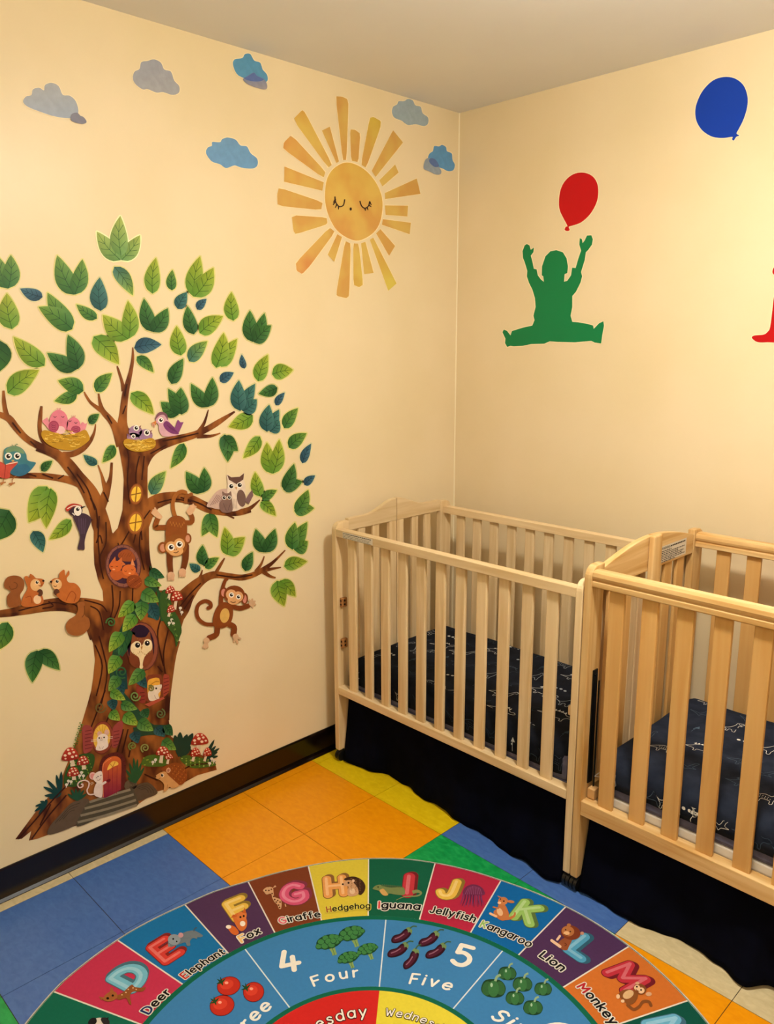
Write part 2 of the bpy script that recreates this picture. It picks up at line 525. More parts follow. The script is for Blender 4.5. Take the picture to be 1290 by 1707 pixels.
# ================================================================== THE ROOM
XR, YF = 3.5, -3.7
paint = noisy('cream_wall_paint', 'e2cea4', 'e8d4ae', nscale=2.2, rough=0.38, spec=0.32, detail=6)
nt = paint.node_tree
_b = nt.nodes['Principled BSDF']
_tc = nt.nodes.new('ShaderNodeTexCoord'); _nz = nt.nodes.new('ShaderNodeTexNoise'); _bp = nt.nodes.new('ShaderNodeBump')
_nz.inputs['Scale'].default_value = 110; _nz.inputs['Detail'].default_value = 3
_bp.inputs['Strength'].default_value = 0.10; _bp.inputs['Distance'].default_value = 0.002
nt.links.new(_tc.outputs['Object'], _nz.inputs['Vector']); nt.links.new(_nz.outputs['Fac'], _bp.inputs['Height']); nt.links.new(_bp.outputs['Normal'], _b.inputs['Normal'])
ceilm = noisy('ceiling_paint', 'ebebf0', 'eeeef2', nscale=3, rough=0.8, spec=0.1)
def slab(name, x0, x1, y0, y1, z0, z1, mat):
    bm = bmesh.new(); box(bm, x0, x1, y0, y1, z0, z1)
    return tag(bm_obj(name, bm, mat), kind='structure')
slab('wall_left', -0.1, 0, YF, 0.1, -0.1, ROOM_H + .1, paint)
slab('wall_back', 0, XR, 0, 0.1, -0.1, ROOM_H + .1, paint)
slab('wall_right', XR, XR + .1, YF, 0.1, -0.1, ROOM_H + .1, paint)
slab('wall_front', -0.1, XR + .1, YF - .1, YF, -0.1, ROOM_H + .1, paint)
slab('ceiling', 0, XR, YF, 0, ROOM_H, ROOM_H + .1, ceilm)
# floor: one foot vinyl tiles in two-by-two blocks, thin dark joints between them
TILE, X1, Y4 = 0.3048, 0.0459, -0.8005
def vinyl(name, a, b, c):
    return noisy(name, a, b, nscale=38, rough=0.33, spec=0.45, detail=9, lo=0.25, hi=0.75, hc=c, dist=0.6, scale=(1, 1.8, 1))
FL = {'orange': vinyl('orange_vinyl', 'e08a02', 'ec9a08', 'e69204'), 'yellow': vinyl('yellow_vinyl', 'd8b408', 'e8c81c', 'dfbd10'),
      'blue': vinyl('blue_vinyl', '3a5ea0', '4c72b0', '4468a8'), 'green': vinyl('green_vinyl', '04803a', '2aa85a', '12934a'),
      'beige': vinyl('beige_vinyl', 'c4b184', 'd9c79c', 'cdbb90'), 'joint': plain('tile_joint', '3a2a14', 0.7)}
order = list(FL)
bm = bmesh.new()
box(bm, 0, XR, YF, 0, -0.1, -0.0012, mi=order.index('joint'))
blocks = {(0, 0): 'orange', (0, 1): 'yellow', (1, 0): 'green', (1, 1): 'blue', (2, 0): 'orange', (2, 1): 'beige', (0, -1): 'blue', (0, -2): 'green', (1, -1): 'yellow', (2, -1): 'blue', (1, -2): 'orange', (1, -3): 'beige', (3, 0): 'yellow', (3, -1): 'green', (3, 1): 'orange', (2, -2): 'green', (2, -3): 'yellow', (0, -3): 'orange', (-1, 0): 'orange', (-1, 1): 'yellow', (-1, -1): 'beige', (-1, -2): 'orange'}
allc = ['orange', 'blue', 'green', 'yellow', 'beige']
g = 0.0009
for i in range(-1, 12):
    for j in range(-10, 3):
        x0, x1 = X1 + i * TILE, X1 + (i + 1) * TILE
        y0, y1 = Y4 + (j - 0) * TILE, Y4 + (j + 1) * TILE
        x0, x1, y0, y1 = max(x0, 0), min(x1, XR), max(y0, YF), min(y1, 0)
        if x1 - x0 < .003 or y1 - y0 < .003: continue
        # rows: j = -1 and -2 lie between the second and the fourth cross joint
        bi = -1 if i < 0 else i // 2
        bj = (j + 2) // 2 if j < 0 else 1 + j // 2
        col = blocks.get((bi, bj), allc[(bi * 2 + bj * 3) % 5])
        vs = [bm.verts.new(p) for p in ((x0 + g, y0 + g, 0), (x1 - g, y0 + g, 0), (x1 - g, y1 - g, 0), (x0 + g, y1 - g, 0))]
        f = bm.faces.new(vs); f.material_index = order.index(col)
        for a in range(4):
            p, q = vs[a], vs[(a + 1) % 4]
            w = [bm.verts.new((p.co.x, p.co.y, -.0012)), bm.verts.new((q.co.x, q.co.y, -.0012))]
            bm.faces.new((p, w[0], w[1], q)).material_index = order.index(col)
tag(bm_obj('floor', bm, [FL[k] for k in order]), kind='structure')
# vinyl cove base
basem = noisy('dark_cove_base', '090404', '100706', nscale=6, rough=0.22, spec=0.5)
prof = [(0, 0), (.014, 0), (.0145, .003), (.0085, .010), (.005, .020), (.004, .090), (.003, .0955), (0, .0965)]
bm = bmesh.new(); prism(bm, [(a, z) for a, z in prof], 'y', YF, 0)
tag(bm_obj('baseboard_left', bm, basem), kind='structure')
bm = bmesh.new(); prism(bm, [(-a, z) for a, z in prof], 'x', 0.0145, XR)
tag(bm_obj('baseboard_back', bm, basem), kind='structure')
# the ceiling lamp the room is lit by (above the picture)
lampm = plain('white_enamel', 'e8e4da', 0.4)
glow, n_, l_, b_ = newmat('lamp_globe', 0.4)
b_.inputs['Base Color'].default_value = (1, .95, .85, 1)
b_.inputs['Emission Color'].default_value = (1, .9, .72, 1)
b_.inputs['Emission Strength'].default_value = 4.0

# bead of filler in the corner of the two painted walls
caulk = plain('pale_filler', 'efe0bc', 0.5)
bm = bmesh.new(); prism(bm, [(0, 0), (.0028, 0), (.0016, -.0016), (0, -.0028)], 'z', .0965, ROOM_H)
tag(bm_obj('trim_1', bm, caulk), kind='structure')
# ================================================================== THE CRIBS
W1 = {a: wood('pine_' + a, 'cfae7c', 'e6cca0', a) for a in 'xyz'}
W2 = {a: wood('ply_' + a, 'c4924e', 'e4c188', a) for a in 'xyz'}
W2S = wood('birch_slat', 'cf9c58', 'd9ab6a', 'z', 0.07)
blackp = plain('black_plastic', '0c0c0d', 0.35, 0.5)
trackm = plain('black_metal', '161614', 0.3, 0.5, 0.6)
pegm = plain('brown_wood_block', '9c6b3c', 0.5)
holem = plain('dark_hole', '1a0d06', 0.8)
labelm = plain('white_label', 'dcd2c0', 0.5)
inkm = plain('label_ink', '1c1814', 0.6)
def post(root, x0, x1, y0, y1, ztop, front, mats, rr):
    """end post board seen along the crib's length, its outer top corner rounded; a caster under it"""
    ys = (y0, y1) if front else (y1, y0)
    s = 1 if front else -1
    P = [(ys[0], .046), (ys[1], .046), (ys[1], ztop)]
    for k in range(7):
        a = math.pi / 2 * k / 6
        P.append((ys[0] + s * (rr - rr * math.sin(a)), ztop - rr + rr * math.cos(a)))
    bm = bmesh.new()
    if not front: P.reverse()
    prism(bm, P, 'x', x0, x1, bev=.003)
    o = bm_obj('post', bm, mats['z'], root)
    bm = bmesh.new()
    xm, ym = (x0 + x1) / 2, (y0 + y1) / 2 - (.012 if front else -.012)
    cyl(bm, (xm, ym, .040), .011, .016, 'z', 14)
    box(bm, xm - .0108, xm + .0108, ym - .016, ym + .016, .022, .036, .004)
    for sx in (-.006, .006):
        cyl(bm, (xm + sx, ym - .004, .0195), .0192, .009, 'x', 20)
    cyl(bm, (xm, ym - .004, .019), .005, .020, 'x', 10)
    bm_obj('caster', bm, blackp, o, smooth=False)
    return o
def end_panel(root, xa, xb, yf, yb, zp, mats, slatm, top, zb, ys, sw, pw=.062, rr=.028, center=None, inner=1):
    """two posts, a curved top board in two halves, a bottom board, slats"""
    xm = (xa + xb) / 2
    pf = post(root, xa, xb, yf, yf + pw, zp, True, mats, rr)
    pb = post(root, xa, xb, yb - pw, yb, zp, False, mats, rr)
    y0, y1, ymid = yf + pw, yb - pw, (yf + yb) / 2
    for a, b in ((y0, ymid - .0022), (ymid + .0022, y1)):
        N = 14
        P = [(a, zb), (b, zb)] + [(b + (a - b) * i / N, top(b + (a - b) * i / N)) for i in range(N + 1)]
        bm = bmesh.new(); prism(bm, P, 'x', xa + .002, xb - .002, bev=.002)
        bm_obj('headboard', bm, mats['y'], root)
        bm = bmesh.new(); box(bm, xa + .002, xb - .002, a, b, .275, .312, .002)
        bm_obj('end_rail', bm, mats['y'], root)
    sl = bmesh.new(); box(sl, -.005, .005, -sw / 2, sw / 2, -.001, zb - .312 + .001, .0025)
    first = None
    for y in ys:
        if first is None:
            first = bm_obj('end_slat', sl, slatm, root, loc=(xm - root.location.x, y - root.location.y, .312))
        else:
            o = first.copy(); o.location = (xm - root.location.x, y - root.location.y, .312); C.objects.link(o)
    if center:
        for y in center:
            bm = bmesh.new(); box(bm, xa + .003, xb - .003, y - .0175, y + .0175, .312, zb, .003)
            bm_obj('stile', bm, mats['z'], root)
    return pf, pb
def side_panel(root, x0, x1, yc, d, zr0, zr1, zt0, prof_t, mats, slatm, xs, sw):
    bm = bmesh.new(); prism(bm, prof_t, 'x', x0, x1, bev=.0018)
    bm_obj('top_rail', bm, mats['x'], root)
    bm = bmesh.new(); box(bm, x0, x1, yc - d / 2, yc + d / 2, zr0, zr1, .0022)
    bm_obj('bottom_rail', bm, mats['x'], root)
    sl = bmesh.new(); box(sl, -sw / 2, sw / 2, -.006, .006, -.001, zt0 - zr1 + .001, .003)
    first = None
    for x in xs:
        loc = (x - root.location.x, yc - root.location.y, zr1)
        if first is None: first = bm_obj('side_slat', sl, slatm, root, loc=loc)
        else:
            o = first.copy(); o.location = loc; C.objects.link(o)
def label_plate(name, root, o, eu, ev, en, wd, ht, lines, head):
    """a paper label: o is its lower corner, eu along the text, ev up, en out of the surface"""
    o, eu, ev, en = Vector(o), Vector(eu), Vector(ev), Vector(en)
    bm = bmesh.new()
    def q(a, b, c, d, off, mi):
        vs = [bm.verts.new(o + eu * x + ev * y + en * off) for x, y in ((a, b), (c, b), (c, d), (a, d))]
        bm.faces.new(vs).material_index = mi
    q(0, 0, wd, ht, .0004, 0)
    rnd = random.Random(5)
    n = len(lines)
    for i, l in enumerate(lines):
        y = ht * (1 - head) * (1 - (i + .6) / n); x = ht * .08
        while x < wd * l:
            w = rnd.uniform(.02, .06) * wd
            q(x, y - ht * .028, min(x + w, wd * l), y + ht * .028, .0007, 1); x += w + wd * .012
    # warning triangle and heading
    hs = ht * head * .62; yb = ht * (1 - head * .86)
    vs = [bm.verts.new(o + eu * (ht * .08 + a) + ev * (yb + b) + en * .0007) for a, b in ((0, 0), (hs, 0), (hs / 2, hs))]
    bm.faces.new(vs).material_index = 1
    P, T, bb, _ = glyphs('WARNING', .012)
    k = hs / .72
    vs = [bm.verts.new(o + eu * (ht * .08 + hs * 1.2 + (p[0] - bb[0]) * k) + ev * (yb + p[1] * k) + en * .0007) for p in P]
    for t in T:
        try: bm.faces.new([vs[i] for i in t]).material_index = 1
        except ValueError: pass
    x = ht * .08 + hs * 1.5 + (bb[1] - bb[0]) * k
    while x < wd * .92:
        w = .05 * wd; q(x, yb + hs * .2, min(x + w, wd * .95), yb + hs * .75, .0007, 1); x += w + .012 * wd
    bm.normal_update()
    me = bpy.data.meshes.new(name); bm.to_mesh(me); bm.free()
    return link(name, me, [labelm, inkm], root)
# ---- crib in the corner: straight pale pine
CY0, CY1 = -.735, -.128
A0, A1, A2, A3 = .073, .095, 1.058, 1.080
crib1 = empty('crib', ((A0 + A3) / 2, (CY0 + CY1) / 2, 0), 'pale pine crib in the room corner with a scalloped end board against the tree wall', 'crib', 'wooden cribs along the wall')
YM = (CY0 + CY1) / 2
def top1(y):
    d = abs(y - YM)
    return .912 + .041 * (0.5 + 0.5 * math.cos(math.pi * min(d / .155, 1.0)))
def r1(yc):
    return [(yc - .016, .857), (yc + .016, .857), (yc + .016, .884), (yc - .016, .884)]
end_panel(crib1, A0, A1, CY0, CY1, .905, W1, W1['z'], top1, .868, [-.605, -.535, -.328, -.258], .033, center=[YM - .02, YM + .02])
end_panel(crib1, A2, A3, CY0, CY1, .905, W1, W1['z'], top1, .868, [-.605, -.535, -.328, -.258], .033, center=[YM - .02, YM + .02])
xs1 = [.1615 + .0818 * k for k in range(11)]
side_panel(crib1, A1, A2, CY0 + .017, .034, .270, .298, .858, r1(CY0 + .017), W1, W1['z'], xs1, .037)
side_panel(crib1, A1, A2, CY1 - .03, .034, .270, .298, .858, r1(CY1 - .03), W1, W1['z'], [x + .012 for x in xs1], .037)
label_plate('warning_label', crib1, (.131, CY0 + .001, .8585), (1, 0, 0), (0, 0, 1), (0, -1, 0), .150, .0215, [.93, .9, .95], .36)
for z in (.615, .462):
    bm = bmesh.new(); box(bm, .0955, .108, -.722, -.697, z - .017, z + .017, .003)
    for dz in (-.007, .007):
        cyl(bm, (.1083, -.7095, z + dz), .004, .001, 'x', 10, mi=1)
        cyl(bm, (.102, -.7222, z + dz), .0035, .001, 'y', 10, mi=1)
    tag(bm_obj('catch_block', bm, [pegm, holem], crib1), 'small brown wooden block with two dark holes')
bm = bmesh.new(); box(bm, 1.043, 1.0578, -.722, -.697, .515, .542, .003)
bm_obj('catch_block', bm, W1['z'], crib1)
# ---- crib at the frame's edge: arched end, wider tan slats
B0, B1, B2, B3 = 1.0835, 1.1055, 2.060, 2.082
DY0, DY1 = -.737, -.092
crib2 = empty('crib', ((B0 + B3) / 2, (DY0 + DY1) / 2, 0), 'tan crib with wide slats and arched end board, beyond the corner crib', 'crib', 'wooden cribs along the wall')
YN = (DY0 + DY1) / 2
def top2(y):
    d = (y - YN) / .262
    return .937 + .042 * max(0.0, math.cos(d * math.pi / 2)) if abs(d) < 1 else .937
def r2(yc):
    P = [(yc - .017, .897), (yc + .017, .897), (yc + .017, .937)]
    P += [(yc + .012, .941), (yc - .010, .941), (yc - .018, .936), (yc - .020, .926), (yc - .018, .9185), (yc - .0135, .9175), (yc - .0135, .914), (yc - .019, .912), (yc - .019, .899)]
    return P
end_panel(crib2, B0, B1, DY0, DY1, .951, W2, W2S, top2, .878, [-.612, -.535, -.300, -.222], .045, rr=.032)
end_panel(crib2, B2, B3, DY0, DY1, .951, W2, W2S, top2, .878, [-.612, -.535, -.300, -.222], .045, rr=.032)
for xa in (B1 - .001, B2 - .016):
    bm = bmesh.new(); box(bm, xa, xa + .017, YN - .027, YN + .022, .312, .982, .004)
    bm_obj('center_stile', bm, W2['z'], crib2)
xs2 = [1.171 + .0905 * k for k in range(10)]
side_panel(crib2, B1, B2, DY0 + .019, .036, .244, .287, .8985, r2(DY0 + .020), W2, W2S, xs2, .042)
side_panel(crib2, B1, B2, DY1 - .035, .036, .244, .287, .8985, r2(DY1 - .035), W2, W2S, [x + .018 for x in xs2], .042)
label_plate('warning_label', crib2, (B1 - .0018, -.376, .886), (0, 1, 0), (0, 0, 1), (1, 0, 0), .172, .050, [.45, .95, .7, .9, .85, .95, .6], .26)
bm = bmesh.new(); box(bm, B1, B1 + .004, -.710, -.688, .33, .66, .001)
cyl(bm, (B1 + .005, -.699, .645), .005, .003, 'x', 12)
cyl(bm, (B1 + .005, -.699, .50), .004, .003, 'x', 12)
cyl(bm, (B1 + .012, -.694, .475), .0025, .31, 'z', 8)
bm_obj('slide_track', bm, trackm, crib2)
bm = bmesh.new(); box(bm, B1 + .004, B1 + .026, -.712, -.686, .289, .318, .003)
tag(bm_obj('track_stop', bm, plain('pale_block', 'c79a62', 0.5), crib2), 'pale block at the foot of the black track')
for cr, xa, xb, ya, yb in ((crib1, A1, A2, CY0 + .036, CY1 - .05), (crib2, B1, B2, DY0 + .04, DY1 - .06)):
    bm = bmesh.new(); box(bm, xa + .003, xb - .003, ya, yb, .262, .280)
    bm_obj('mattress_support', bm, W1['x'], cr)
# ---- mattresses with fitted sheets
padm = noisy('grey_mattress_pad', '55546a', '6c6a80', nscale=30, rough=0.9, spec=0.1, bump=.2)
whitem = noisy('white_mattress_side', 'd8d0c4', 'e6dfd2', nscale=20, rough=0.8, spec=0.1)
def rounded_block(x0, x1, y0, y1, z0, z1, r, puff, nx, ny, seed):
    """a stuffed slab: rounded rim, gently domed and creased top"""
    rnd = random.Random(seed)
    ph = [rnd.uniform(0, 6.28) for _ in range(6)]
    bm = bmesh.new()
    def zt(x, y):
        u = (x - x0) / (x1 - x0); v = (y - y0) / (y1 - y0)
        return puff * (math.sin(math.pi * u) * math.sin(math.pi * v)) ** .5 + .0012 * math.sin(23 * x + 9 * y + ph[0]) + .001 * math.sin(41 * y - 15 * x + ph[1])
    prof = []
    for k in range(6):
        a = math.pi / 2 * k / 5
        prof.append((r - r * math.sin(a), -r + r * math.cos(a)))
    prof = prof[::-1]            # from the side wall (inset 0, -r) to the top (inset r, 0)
    rows = [(0.0, z0)] + [(0.0, z0 + (z1 - r - z0) * .5)] + [(i, z1 + dz) for i, dz in prof]
    def ringpts(inset):
        P = []
        a0, a1, b0, b1 = x0 + inset, x1 - inset, y0 + inset, y1 - inset
        cr = max(.035 - inset, .004)
        cs = [(a1 - cr, b1 - cr, 0), (a0 + cr, b1 - cr, 90), (a0 + cr, b0 + cr, 180), (a1 - cr, b0 + cr, 270)]
        for i, (cx, cy, an) in enumerate(cs):
            for k in range(5):
                t = math.radians(an + 90 * k / 4); P.append((cx + cr * math.cos(t), cy + cr * math.sin(t)))
            nx2 = cs[(i + 1) % 4]
            p = P[-1]; t2 = math.radians(nx2[2]); q = (nx2[0] + cr * math.cos(t2), nx2[1] + cr * math.sin(t2))
            m = nx if i in (0, 2) else ny
            for k in range(1, m): P.append((p[0] + (q[0] - p[0]) * k / m, p[1] + (q[1] - p[1]) * k / m))
        return P
    rings = []
    for inset, z in rows:
        R_ = []
        for j, (x, y) in enumerate(ringpts(inset)):
            wob = .0022 * math.sin(60 * (x + y) + ph[2]) * math.sin(19 * (x - y) + ph[3])
            f = (z - z0) / (z1 - z0)
            R_.append(bm.verts.new((x + wob * (1 - f), y + wob * (1 - f), z + (zt(x, y) if f > .5 else 0))))
        rings.append(R_)
    n = len(rings[0])
    for a, b in zip(rings, rings[1:]):
        for i in range(n): bm.faces.new((a[i], a[(i + 1) % n], b[(i + 1) % n], b[i]))
    # top: shrink the last ring towards a grid by concentric rings
    last = rings[-1]; cx, cy = (x0 + x1) / 2, (y0 + y1) / 2
    base_ring = [v.co.copy() for v in last]
    prev = last
    for s_ in (.85, .65, .45, .25, .08):
        R_ = []
        for p in base_ring:
            x, y = cx + (p.x - cx) * s_, cy + (p.y - cy) * s_
            R_.append(bm.verts.new((x, y, z1 + zt(x, y))))
        for i in range(n): bm.faces.new((prev[i], prev[(i + 1) % n], R_[(i + 1) % n], R_[i]))
        prev = R_
    bm.faces.new(prev); bm.faces.new(list(reversed(rings[0])))
    return bm, lambda x, y: z1 + zt(x, y)
NAVY = noisy('navy_sheet_cloth', '11131a', '191c25', nscale=25, rough=0.85, spec=0.08, bump=.15)
NAVY2 = noisy('slate_navy_sheet_cloth', '1c212d', '272d3b', nscale=25, rough=0.85, spec=0.08, bump=.15)
# little line drawings of the sheet's print, in centimetres: strokes (points, width) and dots
def motif(kind):
    L = []; D = []
    if kind == 0:      # plated dinosaur seen from the side
        L.append(([(-5, 0), (-3, .6), (-1, 2.2), (1, 2.4), (2.6, 1.2), (4, 1.4), (4.8, .9), (4, .4), (3, .3), (2.4, -.4), (2.4, -1.4), (1.7, -1.4), (1.5, -.6), (-.6, -.6), (-.8, -1.4), (-1.5, -1.4), (-1.6, -.4), (-3.4, -.1), (-5, 0)], .125))
        for i in range(5): D.append(('t', -2.2 + i * .95, 1.9 + .55 * math.sin((i + 1) / 6 * math.pi), .42))
    elif kind == 1:    # long-necked dinosaur with spots
        L.append(([(-4.6, -.4), (-2.6, .8), (-.4, 1.6), (1.2, 1.3), (2.0, 2.6), (2.6, 3.4), (3.5, 3.2), (3.3, 2.6), (2.7, 2.4), (2.5, 1.0), (2.1, -.2), (2.1, -1.5), (1.4, -1.5), (1.2, -.5), (-.8, -.5), (-1, -1.5), (-1.7, -1.5), (-1.9, -.3), (-4.6, -.4)], .125))
        for i in range(9): D.append(('d', -1.4 + (i % 5) * .65, .1 + (i // 5) * .6, .12))
    elif kind == 2:    # upright dinosaur with an open mouth
        L.append(([(-4.2, .6), (-2.2, -.4), (-.6, .6), (.4, 2.2), (.6, 3.1), (2.3, 3.2), (2.4, 2.6), (1.3, 2.3), (2.2, 1.9), (1.2, 1.6), (1.2, .2), (.9, -.9), (.9, -2), (.2, -2), (-.2, -1), (-1, -1), (-1.2, -2), (-1.8, -2), (-1.8, -1), (-4.2, .6)], .125))
        D.append(('d', 1.1, 2.8, .15))
    elif kind == 3:    # row of footprints
        for i in range(3): D.append(('o', -1.7 + i * 1.6, .25 * (i % 2), .52))
    elif kind == 4:    # flying reptile
        L.append(([(-3, 1.2), (-1, .4), (0, 0), (1.4, 1.6), (2.6, 2), (1.3, .1), (2.4, -.4), (.4, -.6), (-.4, -1.2), (-1, -.4), (-3, 1.2)], .11))
    elif kind == 5:    # leafy sprig
        L.append(([(0, -2), (.2, -.6), (.6, .8)], .14)); D.append(('t', .6, .8, .8)); D.append(('d', .1, -.2, .3))
    return L, D
def sheet_print(art, place, kind, sc, rot, col):
    ca, sa = math.cos(rot), math.sin(rot)
    def P(x, y):
        y *= 1.3
        return place((x * ca - y * sa) * sc * .0118, (x * sa + y * ca) * sc * .0118)
    def strip(pts, w):
        n = len(pts); A = []
        for i in range(n):
            a, b = pts[max(i - 1, 0)], pts[min(i + 1, n - 1)]
            dx, dy = b[0] - a[0], b[1] - a[1]; l_ = math.hypot(dx, dy) or 1
            for s in (1, -1): A.append(P(pts[i][0] - dy / l_ * w / 2 * s, pts[i][1] + dx / l_ * w / 2 * s))
        return A, [q for i in range(n - 1) for q in ((2 * i, 2 * i + 1, 2 * i + 3), (2 * i, 2 * i + 3, 2 * i + 2))]
    L, D = motif(kind)
    for pts, w in L:
        A, T = strip(crom(pts, False, 3), w); art(A, T, col)
    for d in D:
        k, x, y, r = d
        if k == 't': A = [P(x - r, y - r * .5), P(x + r, y - r * .5), P(x + r * .3, y + r * 1.3)]; art(A, [(0, 1, 2)], col)
        else:
            A = [P(x, y)] + [P(x + r * math.cos(i * .785), y + r * (.75 if k == 'o' else 1) * math.sin(i * .785)) for i in range(8)]
            art(A, [(0, i, i % 8 + 1) for i in range(1, 9)], col)
def bed(root_xy, x0, x1, y0, y1, zb, zpad, zsheet, ztop, cloth, seed, label_m, layout, white):
    # the mattress (its white and grey side) stays on the support; the sheet is fitted over it
    bm = bmesh.new()
    box(bm, x0 + .006, x1 - .006, y0 + .006, y1 - .006, zb, zpad, .006, mi=0)
    box(bm, x0 + .004, x1 - .004, y0 + .004, y1 - .004, zpad, ztop - .03, .012, mi=1)
    mt = bm_obj('crib_mattress', bm, [white, padm])
    tag(mt, label_m, 'mattress', 'crib mattresses')
    sb, zf = rounded_block(x0, x1, y0, y1, zsheet, ztop, .035, .012, 14, 10, seed)
    me = bpy.data.meshes.new('fitted_sheet')
    bmesh.ops.recalc_face_normals(sb, faces=sb.faces)
    for f in sb.faces: f.smooth = True
    dark = hexc('0e1420')
    lay = sb.verts.layers.float_color.new('ink')
    cnt = [0]
    def art_top(A, T, col):
        cnt[0] += 1
        vs = []
        for a, b, dz in A:
            v = sb.verts.new((a, b, dz)); v[lay] = hexc(col); vs.append(v)
        for t in T:
            try:
                f = sb.faces.new([vs[i] for i in t]); f.material_index = 1
            except ValueError: pass
    for (kind, x, y, sc, rot, col) in layout:
        if y0 + .03 < y < y1 - .02 and x0 + .03 < x < x1 - .03:
            def place(a, b, x=x, y=y):
                xx, yy = min(max(x + a, x0 + .036), x1 - .036), min(max(y + b, y0 + .036), y1 - .036)
                return (xx, yy, zf(xx, yy) + .0012)
            sheet_print(art_top, place, kind, sc, rot, col)
        elif y <= y0 + .03:
            zc = (zsheet + ztop) / 2 - .012
            def place(a, b, x=x): return (x + a, y0 - .0030, min(max(zc + b, zsheet + .004), ztop - .036))
            sheet_print(art_top, place, kind, sc, rot, col)
    sb.normal_update()
    sb.to_mesh(me); sb.free()
    o = link('fitted_sheet', me, [cloth, SHEETINK], mt)
    return mt
rnd = random.Random(11)
def layout(x0, x1, y0, y1, seed, bright, dim):
    rnd = random.Random(seed); out = []
    nx, ny = 9, 6
    for j in range(ny):
        for i in range(nx):
            x = x0 + (i + .5 + .3 * (j % 2) + rnd.uniform(-.15, .15)) * (x1 - x0) / nx
            y = y0 + (j + .5 + rnd.uniform(-.15, .15)) * (y1 - y0) / ny
            k = (i * 2 + j * 3 + rnd.randint(0, 1)) % 6
            col = bright[rnd.randrange(len(bright))] if k in (0, 1, 2, 3) else dim[rnd.randrange(len(dim))]
            if k != 3 and rnd.random() < .32: col = dim[rnd.randrange(len(dim))]
            out.append((k, x, y, rnd.uniform(.78, 1.0), rnd.uniform(-.35, .35), col))
    for i in range(12):
        out.append((rnd.randrange(6), x0 + (i + .5) * (x1 - x0) / 12, y0, .8, rnd.uniform(-.3, .3), (bright + dim)[rnd.randrange(len(bright + dim))]))
    return out
bed(None, .118, 1.040, -.705, -.180, .2805, .300, .318, .408, NAVY, 3, 'crib mattress under a near-black dinosaur sheet, in the corner crib',
    layout(.118, 1.040, -.705, -.180, 21, ['c8c8c4', '9aa0a4', 'b8bab8'], ['2c3a44', '34424c', '3c4650']), padm)
def on_top(u, v, z):
    d = ((u - W / 2) / FPX) * rgt + ((H / 2 - v) / FPX) * upv + fwd
    q = CAM + ((z - CAM.z) / d.z) * d
    return q.x, q.y
BR2, DM2 = 'e2ded2', '4a5b6a'
lay2 = [(k, *on_top(u, v, .431), sc, rot, col) for k, u, v, sc, rot, col in (
    (1, 1106, 1246, .75, .15, BR2), (0, 1166, 1248, .75, .1, BR2), (2, 1122, 1296, .85, -.2, BR2), (3, 1241, 1237, .85, -.1, BR2), (3, 1167, 1321, .8, -.1, BR2), (0, 1104, 1338, .9, -1.2, BR2), (4, 1146, 1276, .8, .2, DM2), (5, 1157, 1214, .8, .1, DM2),
    (1, 1240, 1272, .8, 0, DM2), (0, 1236, 1306, .7, 0, DM2), (2, 1222, 1212, .8, .2, BR2), (1, 1184, 1170, .7, 0, BR2), (4, 1168, 1188, .9, .3, DM2), (4, 1248, 1198, .9, 0, DM2), (1, 1075, 1222, .7, .3, DM2), (3, 1052, 1232, .6, .6, BR2), (2, 1282, 1250, .9, 0, BR2), (1, 1275, 1330, .8, .1, BR2), (4, 1272, 1290, .8, 0, DM2))]
lay2 += [q for q in layout(1.128, 2.034, -.700, -.150, 33, [BR2, 'cfcdc6'], [DM2, '3e4e5e']) if q[1] > 1.62 or q[2] <= -.699]
bed(None, 1.128, 2.034, -.700, -.150, .2805, .310, .340, .420, NAVY2, 8, 'crib mattress with white edge under a slate navy dinosaur sheet', lay2, whitem)
